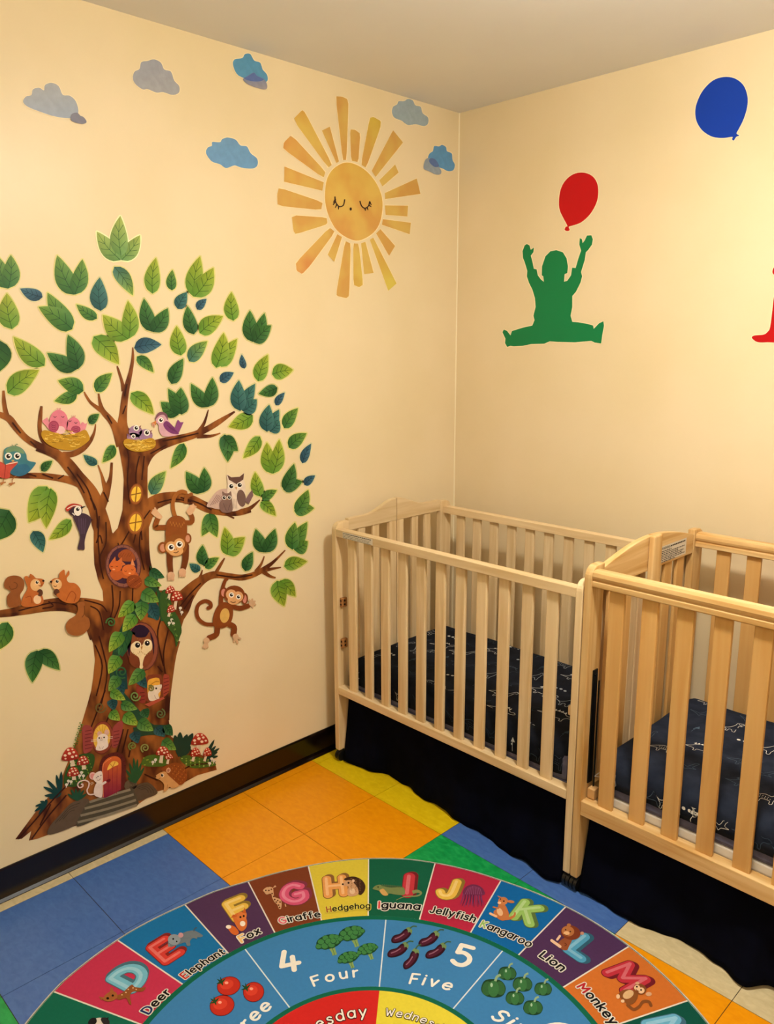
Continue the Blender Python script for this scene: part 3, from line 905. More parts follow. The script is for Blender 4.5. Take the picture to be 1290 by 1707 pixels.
# ---- dark cloth skirts hanging under the cribs to the floor
SK = noisy('midnight_skirt_cloth', '05060f', '080a18', nscale=14, rough=0.95, spec=0.04)
def skirt(x0, x1, yf, yb, ztop, seed, label, ctrl):
    rnd = random.Random(seed); ph = [rnd.uniform(0, 6.28) for _ in range(8)]
    path = []
    N = 110
    for i in range(31): path.append((x0, yb + (yf - yb) * i / 30, 0))
    for i in range(1, N + 1): path.append((x0 + (x1 - x0) * i / N, yf, 1))
    for i in range(1, 31): path.append((x1, yf + (yb - yf) * i / 30, 2))
    M = 14
    def bulge(x):
        for (xa, da), (xb, db) in zip(ctrl, ctrl[1:]):
            if xa <= x <= xb:
                t = (x - xa) / (xb - xa); t = t * t * (3 - 2 * t)
                return da + (db - da) * t
        return ctrl[0][1] if x < ctrl[0][0] else ctrl[-1][1]
    bm = bmesh.new(); rows = []
    for k in range(M + 1):
        f = k / M; R_ = []
        for x, y, side in path:
            s = x if side == 1 else y + side
            wv = (.007 * math.sin(19 * s + ph[0] + 2 * math.sin(5 * s)) + .004 * math.sin(43 * s + ph[1] + 1.5 * f + 2.2 * math.sin(7 * s + ph[5])) + .0015 * math.sin(97 * s + ph[2])) * (.15 + .85 * f)
            hem = max(.0015, .004 + .004 * math.sin(13 * s + ph[3]) + .003 * math.sin(37 * s + ph[4]))
            z = ztop + (hem - ztop) * f
            if side == 1: p = (x, y + wv - bulge(x) * f ** 1.3, z)
            elif side == 0: p = (x + wv * .6 - 0.004 * f, y - bulge(x0) * f ** 1.3 * (max(0, (yb - y) / (yb - yf))) ** 3, z)
            else: p = (x + wv * .6, y - bulge(x1) * f ** 1.3 * (max(0, (yb - y) / (yb - yf))) ** 3, z)
            R_.append(bm.verts.new(p))
        rows.append(R_)
    for a, b in zip(rows, rows[1:]):
        for i in range(len(path) - 1): bm.faces.new((a[i], a[i + 1], b[i + 1], b[i]))
    for f in bm.faces: f.smooth = True
    o = bm_obj('crib_skirt', bm, SK, smooth=True)
    m = o.modifiers.new('cloth thickness', 'SOLIDIFY'); m.thickness = .002
    return tag(o, label, 'crib skirt', 'dark skirts under the cribs')
skirt(.104, 1.052, -.692, -.175, .2705, 2, 'midnight blue cloth skirt hanging under the corner crib to the yellow tiles', [(.10, .03), (.2, .012), (.3, -.012), (.5, .0), (.65, .014), (.9, .045), (1.05, .05)])
skirt(1.112, 2.050, -.692, -.150, .2445, 5, 'midnight blue cloth skirt hanging under the tan crib to the beige tiles', [(1.1, .035), (1.25, .045), (1.4, .012), (1.5, .03), (1.575, .052), (1.62, .0), (1.9, .02), (2.05, .02)])
# ================================================================== STICKERS ON THE TREE WALL
LB, TB, PB, AB = .0008, .0010, .0026, .0042      # how far each layer of vinyl stands off the wall
HALO = 'd9cf86'
PAL = {'y': ('54862a', 'a2ac2c', '2f4c18', HALO), 'g': ('28602a', '6e9230', '1a4220', HALO), 'd': ('1a4a26', '467a30', '12341a', 'c8c080'),
       't': ('1c4d50', '3c7468', '123638', 'cfc690'), 'b': ('1c4358', '3a6878', '10303e', 'd6cda0'), 'o': ('5c8a46', 'a2b04e', '33582a', 'f2ecb8'),
       'm': ('2c5f5a', '8aa63a', '274a2a', HALO)}
LEAVES = [
 ('A', 'g', 'two-lobed green leaf sticker, outermost above the blue bird at the picture edge', [(-25, 395, 60, 650, 135), (82, 391, 62, 650, 135)]),
 ('A', 'b', 'small blue leaf sticker just right of the outermost two-lobed leaf', [(152, 650, 327, 715, 92)]),
 ('A', 'g', 'two-lobed dark green leaf sticker, upper row between the blue leaf and the crown top', [(438, 394, 568, 697, 145), (632, 424, 572, 697, 128)]),
 ('A', 'o', 'pale three-lobed leaf sticker with a bright rim at the very top of the tree', [(742, 212, 926, 432, 128), (1074, 240, 930, 432, 118), (922, 92, 928, 400, 132)]),
 ('A', 'm', 'single green leaf sticker with a teal tip, hanging below the topmost three-lobed leaf', [(1020, 704, 876, 482, 108)]),
 ('A', 'y', 'upright lime leaf sticker beside the topmost three-lobed leaf, towards the sun', [(1197, 412, 1170, 690, 118)]),
 ('A', 'y', 'single upright olive leaf sticker under the outermost two-lobed leaf', [(52, 685, 92, 962, 158)]),
 ('A', 'g', 'two-lobed leaf sticker leaning to the picture edge below the upper dark green pair', [(363, 680, 555, 958, 140), (294, 790, 555, 962, 145)]),
 ('A', 't', 'upright teal leaf sticker in the upper crown, the largest single teal one', [(765, 563, 772, 822, 132)]),
 ('A', 'g', 'small green leaf sticker tucked against the large upright teal leaf', [(585, 771, 744, 880, 85)]),
 ('A', 'y', 'broad two-lobed leaf sticker straight above the tallest bare twig', [(788, 852, 985, 1038, 150), (981, 742, 988, 1036, 128)]),
 ('A', 'd', 'dark two-lobed leaf sticker next to the broad pair above the tallest twig', [(1104, 724, 1168, 982, 115), (1287, 800, 1172, 984, 122)]),
 ('A', 'y', 'slanting lime leaf sticker between the picture edge and the dark pair over the pink birds', [(103, 1020, 342, 1242, 142)]),
 ('A', 'd', 'dark two-lobed leaf sticker high above the nest of pink birds', [(360, 1143, 590, 1270, 122), (520, 1003, 598, 1270, 132)]),
 ('A', 'y', 'large single yellow-green leaf sticker just left of the tallest twig', [(912, 1232, 717, 1018, 150)]),
 ('A', 'b', 'blue-grey leaf sticker touching the tip of the tallest twig', [(1240, 1080, 1028, 1106, 118)]),
 ('C', 'g', 'small green leaf sticker below the blue-grey leaf by the tallest twig', [(1178, 96, 1050, -27, 82)]),
 ('C', 'd', 'large dark leaf sticker cut by the picture edge beside the slanting lime leaf', [(-70, 130, -20, -160, 220)]),
 ('B', 'g', 'tiny green leaf sticker beside the tallest two-lobed leaf on the sun side', [(125, 228, 122, 388, 76)]),
 ('B', 'y', 'two-lobed leaf sticker highest on the sun side of the crown', [(338, 124, 288, 437, 132), (440, 213, 292, 437, 138)]),
 ('B', 't', 'small rounded teal leaf sticker under the highest two-lobed leaf of the sun side', [(237, 399, 165, 530, 95)]),
 ('B', 'b', 'small dark blue leaf sticker beside the rounded teal leaf', [(388, 452, 313, 534, 66)]),
 ('B', 'd', 'upright dark green leaf sticker below the small rounded teal leaf', [(240, 505, 290, 726, 102)]),
 ('B', 'y', 'slanting lime leaf sticker next to the upright dark leaf under the blue leaf', [(514, 585, 333, 717, 128)]),
 ('B', 'y', 'upright yellow-green leaf sticker alone below the sun', [(578, 398, 594, 621, 110)]),
 ('B', 'd', 'dark three-lobed leaf sticker alone at the sun-side rim of the crown', [(720, 540, 745, 785, 118), (832, 560, 752, 780, 100), (883, 656, 752, 788, 118)]),
 ('B', 'y', 'upright yellow-green leaf sticker above a two-tone green and teal leaf', [(157, 658, 192, 888, 120)]),
 ('B', 'm', 'two-tone leaf sticker, teal at the base, between the upright lime leaf and the two-lobed one', [(394, 777, 252, 933, 108)]),
 ('B', 'y', 'two-lobed yellow-green leaf sticker above a tiny blue leaf and a small blue one', [(622, 759, 500, 975, 112), (519, 711, 460, 982, 128)]),
 ('B', 'b', 'tiny narrow blue leaf sticker beside the two-lobed yellow-green leaf', [(657, 878, 678, 989, 52)]),
 ('B', 'y', 'upright lime leaf sticker near the crown rim next to a sideways lime leaf', [(858, 880, 782, 1086, 108)]),
 ('B', 'y', 'lime leaf sticker lying sideways, furthest out below the sun', [(1052, 998, 890, 1032, 116)]),
 ('B', 'd', 'dark green leaf sticker above the three-lobed leaf over the purple bird', [(208, 911, 118, 1107, 106)]),
 ('B', 'b', 'small blue leaf sticker above the teal three-lobed leaf', [(597, 1018, 490, 1088, 76)]),
 ('D', 't', 'teal three-lobed leaf sticker beyond the end of the upper branch', [(760, 182, 662, 392, 105), (773, 302, 665, 394, 112), (635, 154, 645, 392, 118)]),
 ('D', 'd', 'dark three-lobed leaf sticker just above the purple bird', [(35, 322, 172, 422, 112), (92, 220, 178, 415, 98), (190, 212, 196, 420, 126)]),
 ('D', 'd', 'dark two-lobed leaf sticker above the forked end of the upper branch', [(267, 181, 395, 362, 106), (432, 134, 398, 362, 106)]),
 ('D', 'd', 'dark green leaf sticker lying sideways between the teal three-lobed leaf and a blue leaf', [(787, 260, 931, 212, 88)]),
 ('D', 'b', 'narrow blue leaf sticker over the smaller teal three-lobed leaf', [(988, 249, 918, 349, 58)]),
 ('D', 'y', 'lime leaf sticker off the tip of the upper branch', [(556, 515, 742, 425, 120)]),
 ('D', 't', 'smaller teal three-lobed leaf sticker near the crown rim', [(944, 380, 875, 548, 92), (948, 466, 872, 551, 98), (868, 342, 850, 552, 110)]),
 ('D', 'g', 'slanting green leaf sticker at the rim beside the smaller teal three-lobed leaf', [(1089, 369, 983, 525, 92)]),
 ('D', 'd', 'dark two-lobed leaf sticker hanging tips down under the fork of the upper branch', [(550, 783, 525, 572, 112), (628, 699, 515, 590, 112)]),
 ('D', 'y', 'yellow-green leaf sticker beside the pair hanging tips down', [(667, 755, 797, 587, 96)]),
 ('D', 'y', 'two-lobed lime leaf sticker above the owls, towards the crown rim', [(850, 632, 893, 874, 118), (945, 609, 897, 874, 108)]),
 ('D', 'g', 'green leaf sticker at the rim above the upright blue leaf', [(1156, 562, 1018, 674, 98)]),
 ('D', 'b', 'upright blue leaf sticker at the outer rim of the crown', [(1191, 641, 1122, 794, 68)]),
 ('D', 'g', 'green leaf sticker hanging under the upper branch, below the purple bird', [(111, 831, 214, 640, 92)]),
 ('D', 'd', 'dark two-lobed leaf sticker at the rim beside the smallest blue leaf', [(1125, 932, 975, 995, 98), (1059, 797, 982, 1000, 98)]),
 ('D', 'b', 'smallest blue leaf sticker at the outermost rim, level with the owls', [(1222, 886, 1138, 961, 62)]),
 ('C', 'm', 'two-tone teal and green leaf sticker between the trunk window and the upper monkey branch', [(1272, 854, 1158, 1034, 105)]),
 ('D', 'd', 'dark two-lobed leaf sticker standing over the branch near the owls', [(229, 857, 360, 1019, 118), (369, 827, 362, 1019, 98)]),
 ('D', 'y', 'largest of three lime leaf stickers at the tip of the owl branch, pointing up', [(760, 859, 798, 1049, 94)]),
 ('D', 'g', 'small green leaf sticker at the owl branch tip, the middle of the three', [(928, 999, 814, 1074, 72)]),
 ('D', 'y', 'yellow-green leaf sticker at the owl branch tip, pointing down', [(919, 1198, 802, 1090, 82)]),
 ('D', 'g', 'two-lobed leaf sticker under the smallest blue leaf at the rim', [(1213, 1138, 1060, 1160, 104), (1169, 996, 1075, 1170, 98)]),
 ('F', 'g', 'two-lobed leaf sticker hanging tips down beside the upper monkey', [(412, 489, 480, 325, 88), (523, 497, 468, 322, 96)]),
 ('F', 'y', 'two-lobed lime leaf sticker above the middle of the lowest branch', [(723, 496, 600, 624, 112), (577, 424, 595, 624, 98)]),
 ('F', 'd', 'dark heart-shaped pair of leaves sticker above the fork of the lowest branch', [(799, 436, 862, 606, 94), (939, 436, 866, 606, 92)]),
 ('F', 'g', 'three-lobed leaf sticker above the tip of the lowest branch', [(1169, 386, 1080, 580, 98), (1173, 525, 1075, 588, 104), (1081, 389, 1062, 586, 98)]),
 ('F', 'y', 'lime leaf sticker lying sideways beyond the tip of the lowest branch', [(1169, 670, 1003, 706, 92)]),
 ('F', 'd', 'single dark leaf sticker above the lowest branch, under the two-lobed lime leaf', [(778, 602, 724, 740, 78)]),
 ('F', 'd', 'upright dark leaf sticker in the little tuft right of the upper monkey hands', [(419, 552, 424, 699, 80)]),
 ('F', 'g', 'slanting green leaf sticker in the tuft right of the upper monkey hands', [(537, 642, 438, 719, 66)]),
 ('F', 't', 'teal leaf sticker in the tuft right of the upper monkey hands', [(324, 685, 401, 736, 62)]),
 ('F', 'y', 'two-lobed leaf sticker hanging below the tip of the lowest branch', [(1085, 923, 972, 808, 96), (1004, 992, 952, 808, 112)]),
 ('C', 'y', 'large lime leaf sticker over the bare twig at the picture edge', [(299, 77, 57, 256, 152)]),
 ('C', 'g', 'two-lobed leaf sticker pointing to the picture edge above the pink birds', [(416, 316, 592, 258, 92), (444, 158, 640, 238, 118)]),
 ('C', 'g', 'green leaf sticker above the twigs between the two nests', [(859, 101, 735, 243, 102)]),
 ('C', 'd', 'small dark leaf sticker between the pink birds and the forked twig', [(761, 414, 683, 489, 66)]),
 ('C', 'y', 'lime leaf sticker over the nest of purple chicks', [(1179, 419, 1004, 253, 118)]),
 ('C', 'g', 'small green leaf sticker over the pair of short twigs left of the trunk', [(785, 788, 877, 655, 82)]),
 ('C', 't', 'small teal leaf sticker over the pair of short twigs left of the trunk', [(638, 728, 746, 802, 66)]),
 ('C', 'd', 'small dark leaf sticker beside the tail of the reading bird', [(402, 774, 317, 853, 64)]),
 ('C', 'y', 'large two-lobed leaf sticker hanging tips down left of the woodpecker', [(218, 1248, 360, 970, 190), (354, 1292, 390, 985, 140)]),
 ('E', 'd', 'large dark round leaf sticker cut by the picture edge below the reading bird', [(-90, 380, 70, 140, 210)]),
 ('E', 't', 'teal leaf sticker below the large hanging pair left of the woodpecker', [(330, 464, 252, 300, 106)]),
 ('E', 'y', 'lime leaf sticker just left of the woodpecker tail', [(375, 366, 545, 213, 98)]),
 ('E', 'g', 'green leaf sticker cut by the picture edge under the squirrel branch', [(-40, 1225, 60, 1000, 135)]),
 ('E', 'd', 'lowest leaf sticker, a drooping dark pair below the squirrels', [(458, 1368, 290, 1222, 118), (247, 1464, 285, 1216, 128)]),
]
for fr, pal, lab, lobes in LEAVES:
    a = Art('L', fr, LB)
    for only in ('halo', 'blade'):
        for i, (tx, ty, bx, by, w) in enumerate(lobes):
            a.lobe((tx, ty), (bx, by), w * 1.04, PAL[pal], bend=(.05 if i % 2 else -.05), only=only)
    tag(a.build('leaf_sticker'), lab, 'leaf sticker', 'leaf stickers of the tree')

# ---- the tree: one large sticker; what is printed on it are its parts
BR = '6c3416'; BD = '46201a'; BL = '9a5a28'
a = Art('L', 'P', TB, BARK)
a.poly([(206, 800), (204, 850), (196, 880), (188, 889), (181, 878), (174, 850), (168, 836), (150, 830), (143, 836), (150, 859), (156, 885), (156, 915), (157, 941), (163, 965), (171, 985), (172, 1002), (140, 1000), (130, 1016), (136, 1040), (146, 1052), (155, 1072), (158, 1100), (155, 1130), (152, 1150), (146, 1172), (134, 1212), (124, 1242), (105, 1290), (93, 1314), (60, 1352), (25, 1399), (36, 1398), (52, 1385), (48, 1401), (62, 1398), (81, 1391), (127, 1376), (228, 1342), (259, 1320), (270, 1317), (298, 1309), (329, 1292), (361, 1283), (358, 1270), (320, 1250), (285, 1228), (281, 1199), (281, 1171), (285, 1132), (288, 1090), (297, 1062), (310, 1020), (330, 985), (300, 985), (265, 984), (248, 959), (246, 942), (243, 915), (243, 892), (254, 863), (250, 845), (245, 832), (243, 795), (247, 769), (258, 752), (230, 735), (205, 735), (201, 752), (205, 789)], BR)
limbs = [
 [(243, 852, 32), (262, 834, 21), (290, 828, 17), (315, 832, 17), (340, 843, 15), (365, 852, 12), (395, 853, 9), (415, 848, 7), (433, 833, 2)],
 [(373, 855, 4), (390, 864, 2.5)],
 [(225, 775, 44), (243, 755, 28), (262, 743, 21), (290, 734, 15), (320, 726, 12), (345, 715, 10), (365, 703, 9), (391, 686, 3)],
 [(328, 724, 9), (340, 705, 5), (347, 683, 2)], [(328, 727, 8), (350, 727, 5), (367, 722, 2)],
 [(226, 850, 40), (226, 800, 39), (223, 765, 43), (212, 738, 32), (204, 715, 20), (205, 690, 13), (209, 655, 11), (217, 622, 7), (221, 598, 5), (221, 579, 2)],
 [(206, 652, 8), (203, 636, 5), (197, 617, 4), (195, 610, 2)],
 [(204, 742, 22), (194, 716, 15), (184, 700, 11), (171, 685, 9), (166, 669, 5), (164, 656, 3)], [(170, 685, 8), (152, 672, 5), (144, 661, 4), (140, 653, 2)],
 [(184, 912, 14), (170, 880, 30), (162, 850, 27), (150, 822, 26), (130, 795, 21), (113, 771, 16), (95, 757, 14), (66, 744, 12), (44, 731, 11), (27, 713, 12), (14, 697, 12), (-4, 690, 9), (-30, 680, 8)],
 [(12, 696, 10), (9, 685, 8), (6.5, 670, 7), (5.5, 651, 4)],
 [(104, 758, 10), (120, 757, 10), (137, 749, 9), (150, 735, 7), (157, 720, 4), (159, 707, 2)],
 [(96, 754, 9), (84, 746, 8), (72, 734, 9), (66, 716, 7), (67, 693, 7), (69, 677, 4)],
 [(140, 812, 12), (122, 802, 13), (93, 796, 11), (66, 793, 10), (39, 793, 9), (11, 794, 6), (-30, 797, 5)],
 [(166, 856, 12), (173, 832, 15), (179, 813, 11), (184, 795, 6), (186, 771, 4)], [(177, 818, 10), (173, 806, 7), (169, 791, 4), (163, 775, 2)],
 [(180, 1040, 60), (163, 1018, 36), (139, 1009, 25), (109, 1007, 22), (83, 1008, 20), (54, 1013, 17), (22, 1020, 14), (0, 1023, 12), (-30, 1027, 9)],
 [(286, 1050, 14), (298, 1014, 34), (314, 988, 24), (336, 967, 15), (356, 958, 12), (380, 960, 10), (403, 962.5, 10), (424, 957, 9), (440, 948, 8), (456, 936, 5), (475, 917, 2)],
 [(358, 957, 6), (368, 940, 5), (374, 930, 2)], [(329, 970, 6), (334, 959, 4), (337, 950, 2)], [(426, 953, 7), (435, 940, 4), (440, 927, 2)],
 [(443, 950, 6), (456, 947.5, 4), (468, 945.6, 2)], [(436, 951, 8), (449, 960, 5), (459, 963, 2.5)]]
for L in limbs: a.line(L, None, BR)
# carved grain lines
grain = [[(205, 735), (214, 760), (212, 800), (216, 840)], [(232, 760), (226, 790), (228, 830)], [(240, 760), (236, 800)], [(165, 860), (163, 900), (167, 940)], [(176, 870), (176, 905), (166, 930), (172, 965)],
 [(160, 905), (166, 892), (170, 906)], [(215, 885), (200, 910), (196, 905)], [(236, 870), (232, 910), (240, 950)], [(228, 880), (222, 905)], [(250, 850), (236, 872), (236, 900)],
 [(186, 975), (188, 1010), (180, 1040)], [(200, 985), (198, 1010), (190, 1030)], [(221, 978), (220, 1008)], [(150, 1010), (165, 1020), (172, 1050)], [(140, 1000), (168, 1008), (178, 1020)], [(158, 1075), (170, 1110), (160, 1160)], [(165, 1060), (178, 1120), (168, 1175)],
 [(175, 1150), (160, 1190), (150, 1215)], [(190, 1175), (178, 1200), (172, 1215)], [(268, 1030), (262, 1060), (272, 1110)], [(280, 1050), (272, 1090), (276, 1130)], [(262, 1110), (270, 1120)],
 [(205, 1215), (196, 1250), (190, 1262)], [(213, 1215), (203, 1255)], [(222, 1222), (214, 1262)], [(300, 1010), (316, 990), (334, 972)], [(306, 1015), (322, 992)], [(360, 958), (392, 962), (420, 958)], [(262, 838), (290, 832), (318, 836)], [(300, 829), (330, 838), (352, 850)],
 [(112, 778), (128, 800), (140, 822)], [(128, 790), (146, 816), (158, 850)], [(150, 830), (160, 850), (162, 880)], [(20, 704), (34, 722)], [(60, 745), (50, 735)], [(30, 1018), (60, 1010), (90, 1004), (110, 1008)], [(70, 1014), (88, 1010), (80, 1002)], [(100, 1002), (120, 1006), (130, 1012)], [(88, 797), (70, 790)], [(96, 798), (106, 792)], [(60, 794), (46, 789)],
 [(30, 1398), (62, 1362), (90, 1330), (120, 1300)], [(52, 1398), (80, 1360), (110, 1325)], [(66, 1375), (84, 1340)], [(270, 735), (296, 730), (330, 722)], [(250, 756), (276, 742)], [(207, 660), (211, 640)], [(204, 690), (209, 676)], [(186, 706), (178, 692)], [(172, 820), (180, 836)], [(300, 1285), (320, 1275), (350, 1272)], [(280, 1300), (300, 1290)], [(240, 1290), (262, 1300)]]
for gpts, w_ in (([(244, 852), (244, 890), (245, 920), (249, 946), (262, 982)], 8), ([(296, 1068), (289, 1095), (283, 1135), (279, 1170), (278, 1200)], 8), ([(-10, 1027), (40, 1022), (84, 1016), (118, 1018), (138, 1030), (152, 1066)], 5), ([(60, 749), (92, 763), (112, 786), (132, 812), (148, 846)], 5), ([(262, 846), (290, 835), (318, 840), (350, 854), (392, 858), (418, 852)], 4)):
    a.line(gpts, w_, '471c12', mat=BARK)
for gpts in grain: a.line(gpts, 2.2, '34100a', mat=PRINT)
tree = a.build('tree_sticker')
tag(tree, 'big storybook tree sticker with little doors and windows on the cream wall', 'tree sticker')
def part(name, fr, base=PB, lab=None):
    p = Art('L', fr, base); p.name = name; p.lab = lab
    return p
def done(p, parent=None):
    o = p.build(p.name, parent or tree)
    if p.lab: o['label'] = p.lab
    return o
for (fr, cx, cy, rx, ry, kx, lab) in (('C', 1042, 1030, 52, 82, 38, 'upper yellow window in the trunk'), ('E', 1038, 235, 66, 92, 46, 'lower yellow window in the trunk')):
    p = part('window', fr, lab=lab)
    p.ell(cx, cy, rx, ry, '8a4a22', rot=8).ell(cx, cy, rx * .86, ry * .9, 'a2602a', rot=8).ell(cx, cy, kx, ry * .74, 'f0c040', rot=8)
    p.line([(cx + 6, cy - ry * .74), (cx - 6, cy + ry * .74)], 9, '8a5a1c', sm=False).line([(cx - kx, cy + 6), (cx + kx, cy - 10)], 9, '8a5a1c', sm=False)
    done(p)
p = part('squirrel_hollow', 'Y', lab='round hollow with two squirrels asleep')
p.ell(412, 492, 278, 338, '5c302a', rot=-4).ell(412, 490, 262, 322, '8a5548', rot=-4).ell(408, 484, 222, 280, '3c2238', rot=-4)
p.blob([(330, 330), (390, 255), (480, 235), (560, 290), (600, 390), (540, 420), (400, 410)], '9a4c24')
for i in range(14): p.line([(340 + i * 15, 300 + (i * 37) % 60), (352 + i * 15, 280 + (i * 37) % 60)], 7, '7a3418', sm=False)
for k in range(16):
    t = k / 16 * 6.283; p.line([(412 + 232 * math.cos(t), 490 + 290 * math.sin(t)), (412 + 256 * math.cos(t), 490 + 316 * math.sin(t))], 7, '5c302a', sm=False)
hollow = done(p)
p = part('sleeping_squirrel', 'Y', .0040)
p.blob([(205, 600), (260, 540), (380, 560), (420, 640), (320, 710), (240, 680)], 'b85a2a')
p.poly([(220, 430), (286, 342), (295, 430)], 'cc6c38').poly([(316, 420), (388, 352), (392, 450)], 'cc6c38')
p.ell(292, 492, 102, 84, 'cc642c').line([(215, 490), (232, 500), (250, 492)], 8, '5a2412').line([(295, 488), (310, 500), (328, 490)], 8, '5a2412').ell(262, 540, 22, 12, 'e8a070')
done(p)
p = part('sleeping_squirrel', 'Y', .0048)
p.blob([(380, 600), (470, 560), (600, 580), (640, 660), (520, 680), (400, 670)], 'b85a2a')
p.poly([(378, 490), (388, 412), (446, 466)], 'cc6c38').poly([(518, 466), (546, 372), (590, 490)], 'd88858')
p.ell(494, 552, 108, 88, 'd06a30').line([(424, 560), (440, 574), (458, 562)], 8, '5a2412').line([(530, 540), (546, 552), (564, 540)], 8, '5a2412').ell(505, 600, 18, 10, 'f0b888')
p.ell(575, 728, 122, 104, '8a401c', rot=20)
for i in range(26): p.line([(480 + (i * 53) % 190, 660 + (i * 31) % 140), (500 + (i * 53) % 190, 672 + (i * 31) % 140)], 7, 'b8602c' if i % 2 else '6a2c14', sm=False)
done(p)
p = part('vine', 'G', PB)
p.line([(600, 290), (575, 420), (480, 520), (395, 640), (330, 790), (290, 950), (280, 1100), (320, 1200), (430, 1330), (540, 1460), (690, 1530)], 62, '1f4430')
p.line([(560, 500), (600, 560), (590, 620)], 90, '1c4844').line([(420, 720), (370, 830), (320, 900)], 70, '235238').line([(330, 1030), (340, 1180)], 100, '173c38').line([(440, 1520), (560, 1500), (720, 1500)], 80, '22402c')
p.poly([(560, 200), (575, 210), (560, 300), (640, 400), (720, 520), (700, 640), (650, 640), (620, 420)], '24502c')
done(p)
IV = {'y': ('3f7a2c', 'a8b838', '2c5a1e', None), 'g': ('2c6430', '7ea23a', '1f4a22', None), 'd': ('1c4a2c', '2f6a38', '143420', None), 't': ('163e46', '25585a', '0e2c32', None)}
for (t, b, w, k) in [((680, 296), (560, 246), 82, 'd'), ((658, 362), (520, 312), 82, 'g'), ((636, 488), (500, 408), 118, 'g'), ((312, 612), (438, 488), 100, 'y'), ((491, 636), (500, 484), 118, 'g'), ((348, 726), (446, 588), 108, 'y'), ((622, 636), (570, 510), 96, 't'), ((318, 914), (400, 700), 96, 'd'),
      ((240, 886), (338, 728), 112, 'y'), ((236, 1056), (318, 914), 112, 'y'), ((394, 1148), (516, 1020), 98, 'g'), ((238, 1194), (318, 1078), 98, 'g'), ((540, 1170), (470, 1070), 86, 't'), ((350, 1236), (318, 1110), 86, 't'), ((372, 1262), (252, 1196), 84, 'y'), ((466, 1334), (334, 1296), 84, 'g'),
      ((282, 1346), (262, 1256), 84, 't'), ((328, 1424), (250, 1356), 88, 'y'), ((470, 1462), (358, 1376), 104, 'y'), ((592, 1504), (470, 1430), 108, 'g'), ((548, 1404), (510, 1336), 84, 'd'), ((470, 1606), (436, 1512), 92, 't'), ((684, 1550), (610, 1480), 88, 't'), ((745, 1545), (680, 1466), 84, 'd'), ((772, 1656), (660, 1584), 96, 'g')]:
    p = part('ivy_leaf', 'G', .0034 if k in 'yg' else .0030)
    p.lobe(t, b, w, IV[k], bend=0, heart=True)
    done(p)
for (x, y, r, c, a0) in [(255, 650, 40, '3f6a38', 3), (340, 1040, 52, '2f6038', 1), (445, 1230, 42, '6f8a48', 0), (170, 1320, 46, '6a5a30', 0), (645, 1370, 40, '5f6a40', 5), (425, 1625, 34, '6f7a38', 2), (525, 1640, 36, '8a8a48', 2), (570, 1170, 26, '7a7438', 4)]:
    p = part('vine_curl', 'G', .0046)
    p.spiral(x, y, r, 11, c, a0=a0, sgn=1); done(p)
p = part('owl_hollow', 'Z', lab='oval hollow with a brown owl looking out')
p.ell(612, 712, 252, 378, '5a2a22', rot=-3).ell(612, 712, 236, 362, '8a4a36', rot=-3).ell(590, 712, 208, 336, '24122c', rot=-3)
owlh = done(p)
p = part('owl', 'Z', .0040)
p.blob([(420, 780), (440, 640), (462, 524), (520, 566), (600, 572), (668, 556), (722, 478), (738, 570), (764, 660), (776, 780), (756, 900), (690, 1015), (600, 1040), (500, 1030), (420, 920)], '7e4326')
p.blob([(430, 760), (448, 672), (530, 634), (592, 700), (640, 640), (704, 604), (756, 650), (756, 750), (700, 820), (640, 880), (620, 1034), (568, 1036), (562, 890), (470, 820)], 'ead2a4')
p.ell(528, 690, 64, 62, 'f0dcb4').ell(692, 656, 62, 60, 'f0dcb4').ell(536, 690, 38, 40, '150d10').ell(684, 660, 38, 40, '150d10').ell(546, 676, 10, 10, 'ffffff').ell(690, 648, 10, 10, 'ffffff')
p.poly([(582, 712), (616, 704), (598, 770)], 'b07a3c')
p.blob([(408, 860), (450, 816), (520, 852), (568, 930), (562, 1026), (486, 1024), (416, 960)], '74381f').blob([(620, 1016), (632, 900), (690, 812), (764, 768), (772, 880), (710, 990)], '803f24')
for i in range(12): p.line([(470 + i * 24, 800 + 24 * math.sin(i)), (472 + i * 24, 826 + 24 * math.sin(i))], 8, 'b88c50', sm=False)
for i in range(9): p.line([(530 + i * 18, 580 + (i * 29) % 40), (536 + i * 18, 600 + (i * 29) % 40)], 8, 'a8653a', sm=False)
done(p)
p = part('shuttered_window', 'V', lab='upper small window with a white mouse on its sill')
p.blob([(690, 200), (760, 155), (900, 150), (956, 200), (950, 560), (700, 640), (640, 440)], '7e3a22').blob([(700, 300), (770, 225), (900, 215), (924, 330), (916, 560), (730, 606)], 'e8a83c')
p.line([(760, 330), (840, 280), (910, 275)], 14, 'b87424')
p.blob([(978, 520), (984, 175), (1060, 152), (1092, 200), (1086, 440), (1010, 540)], '9a4030').blob([(510, 490), (500, 340), (540, 352), (650, 440), (664, 640), (570, 652)], '8a3428')
for i in range(5): p.line([(990, 230 + i * 66), (1080, 210 + i * 60)], 14, '6a2420', sm=False)
for i in range(3): p.line([(560, 480 + i * 66), (650, 470 + i * 60)], 14, '5f201c', sm=False)
win = done(p)
p = part('mouse', 'V', .0040)
p.blob([(704, 500), (740, 420), (800, 350), (870, 340), (952, 332), (930, 440), (888, 500), (908, 580), (860, 608), (738, 616)], 'e6d2bc').ell(852, 396, 16, 18, '2a1a18').ell(930, 412, 14, 12, 'c88a80')
p.line([(820, 520), (850, 580), (890, 590)], 10, 'b89a88')
p.poly([(640, 684), (980, 548), (1002, 580), (730, 722)], 'b0503a')
done(p)
p = part('shuttered_window', 'T', lab='lower oval window with open red shutters and a white mouse')
p.ell(645, 270, 172, 258, '6a2a20', rot=6).ell(645, 268, 158, 244, '8a3f2a', rot=6).ell(636, 262, 132, 202, 'e8b848', rot=6)
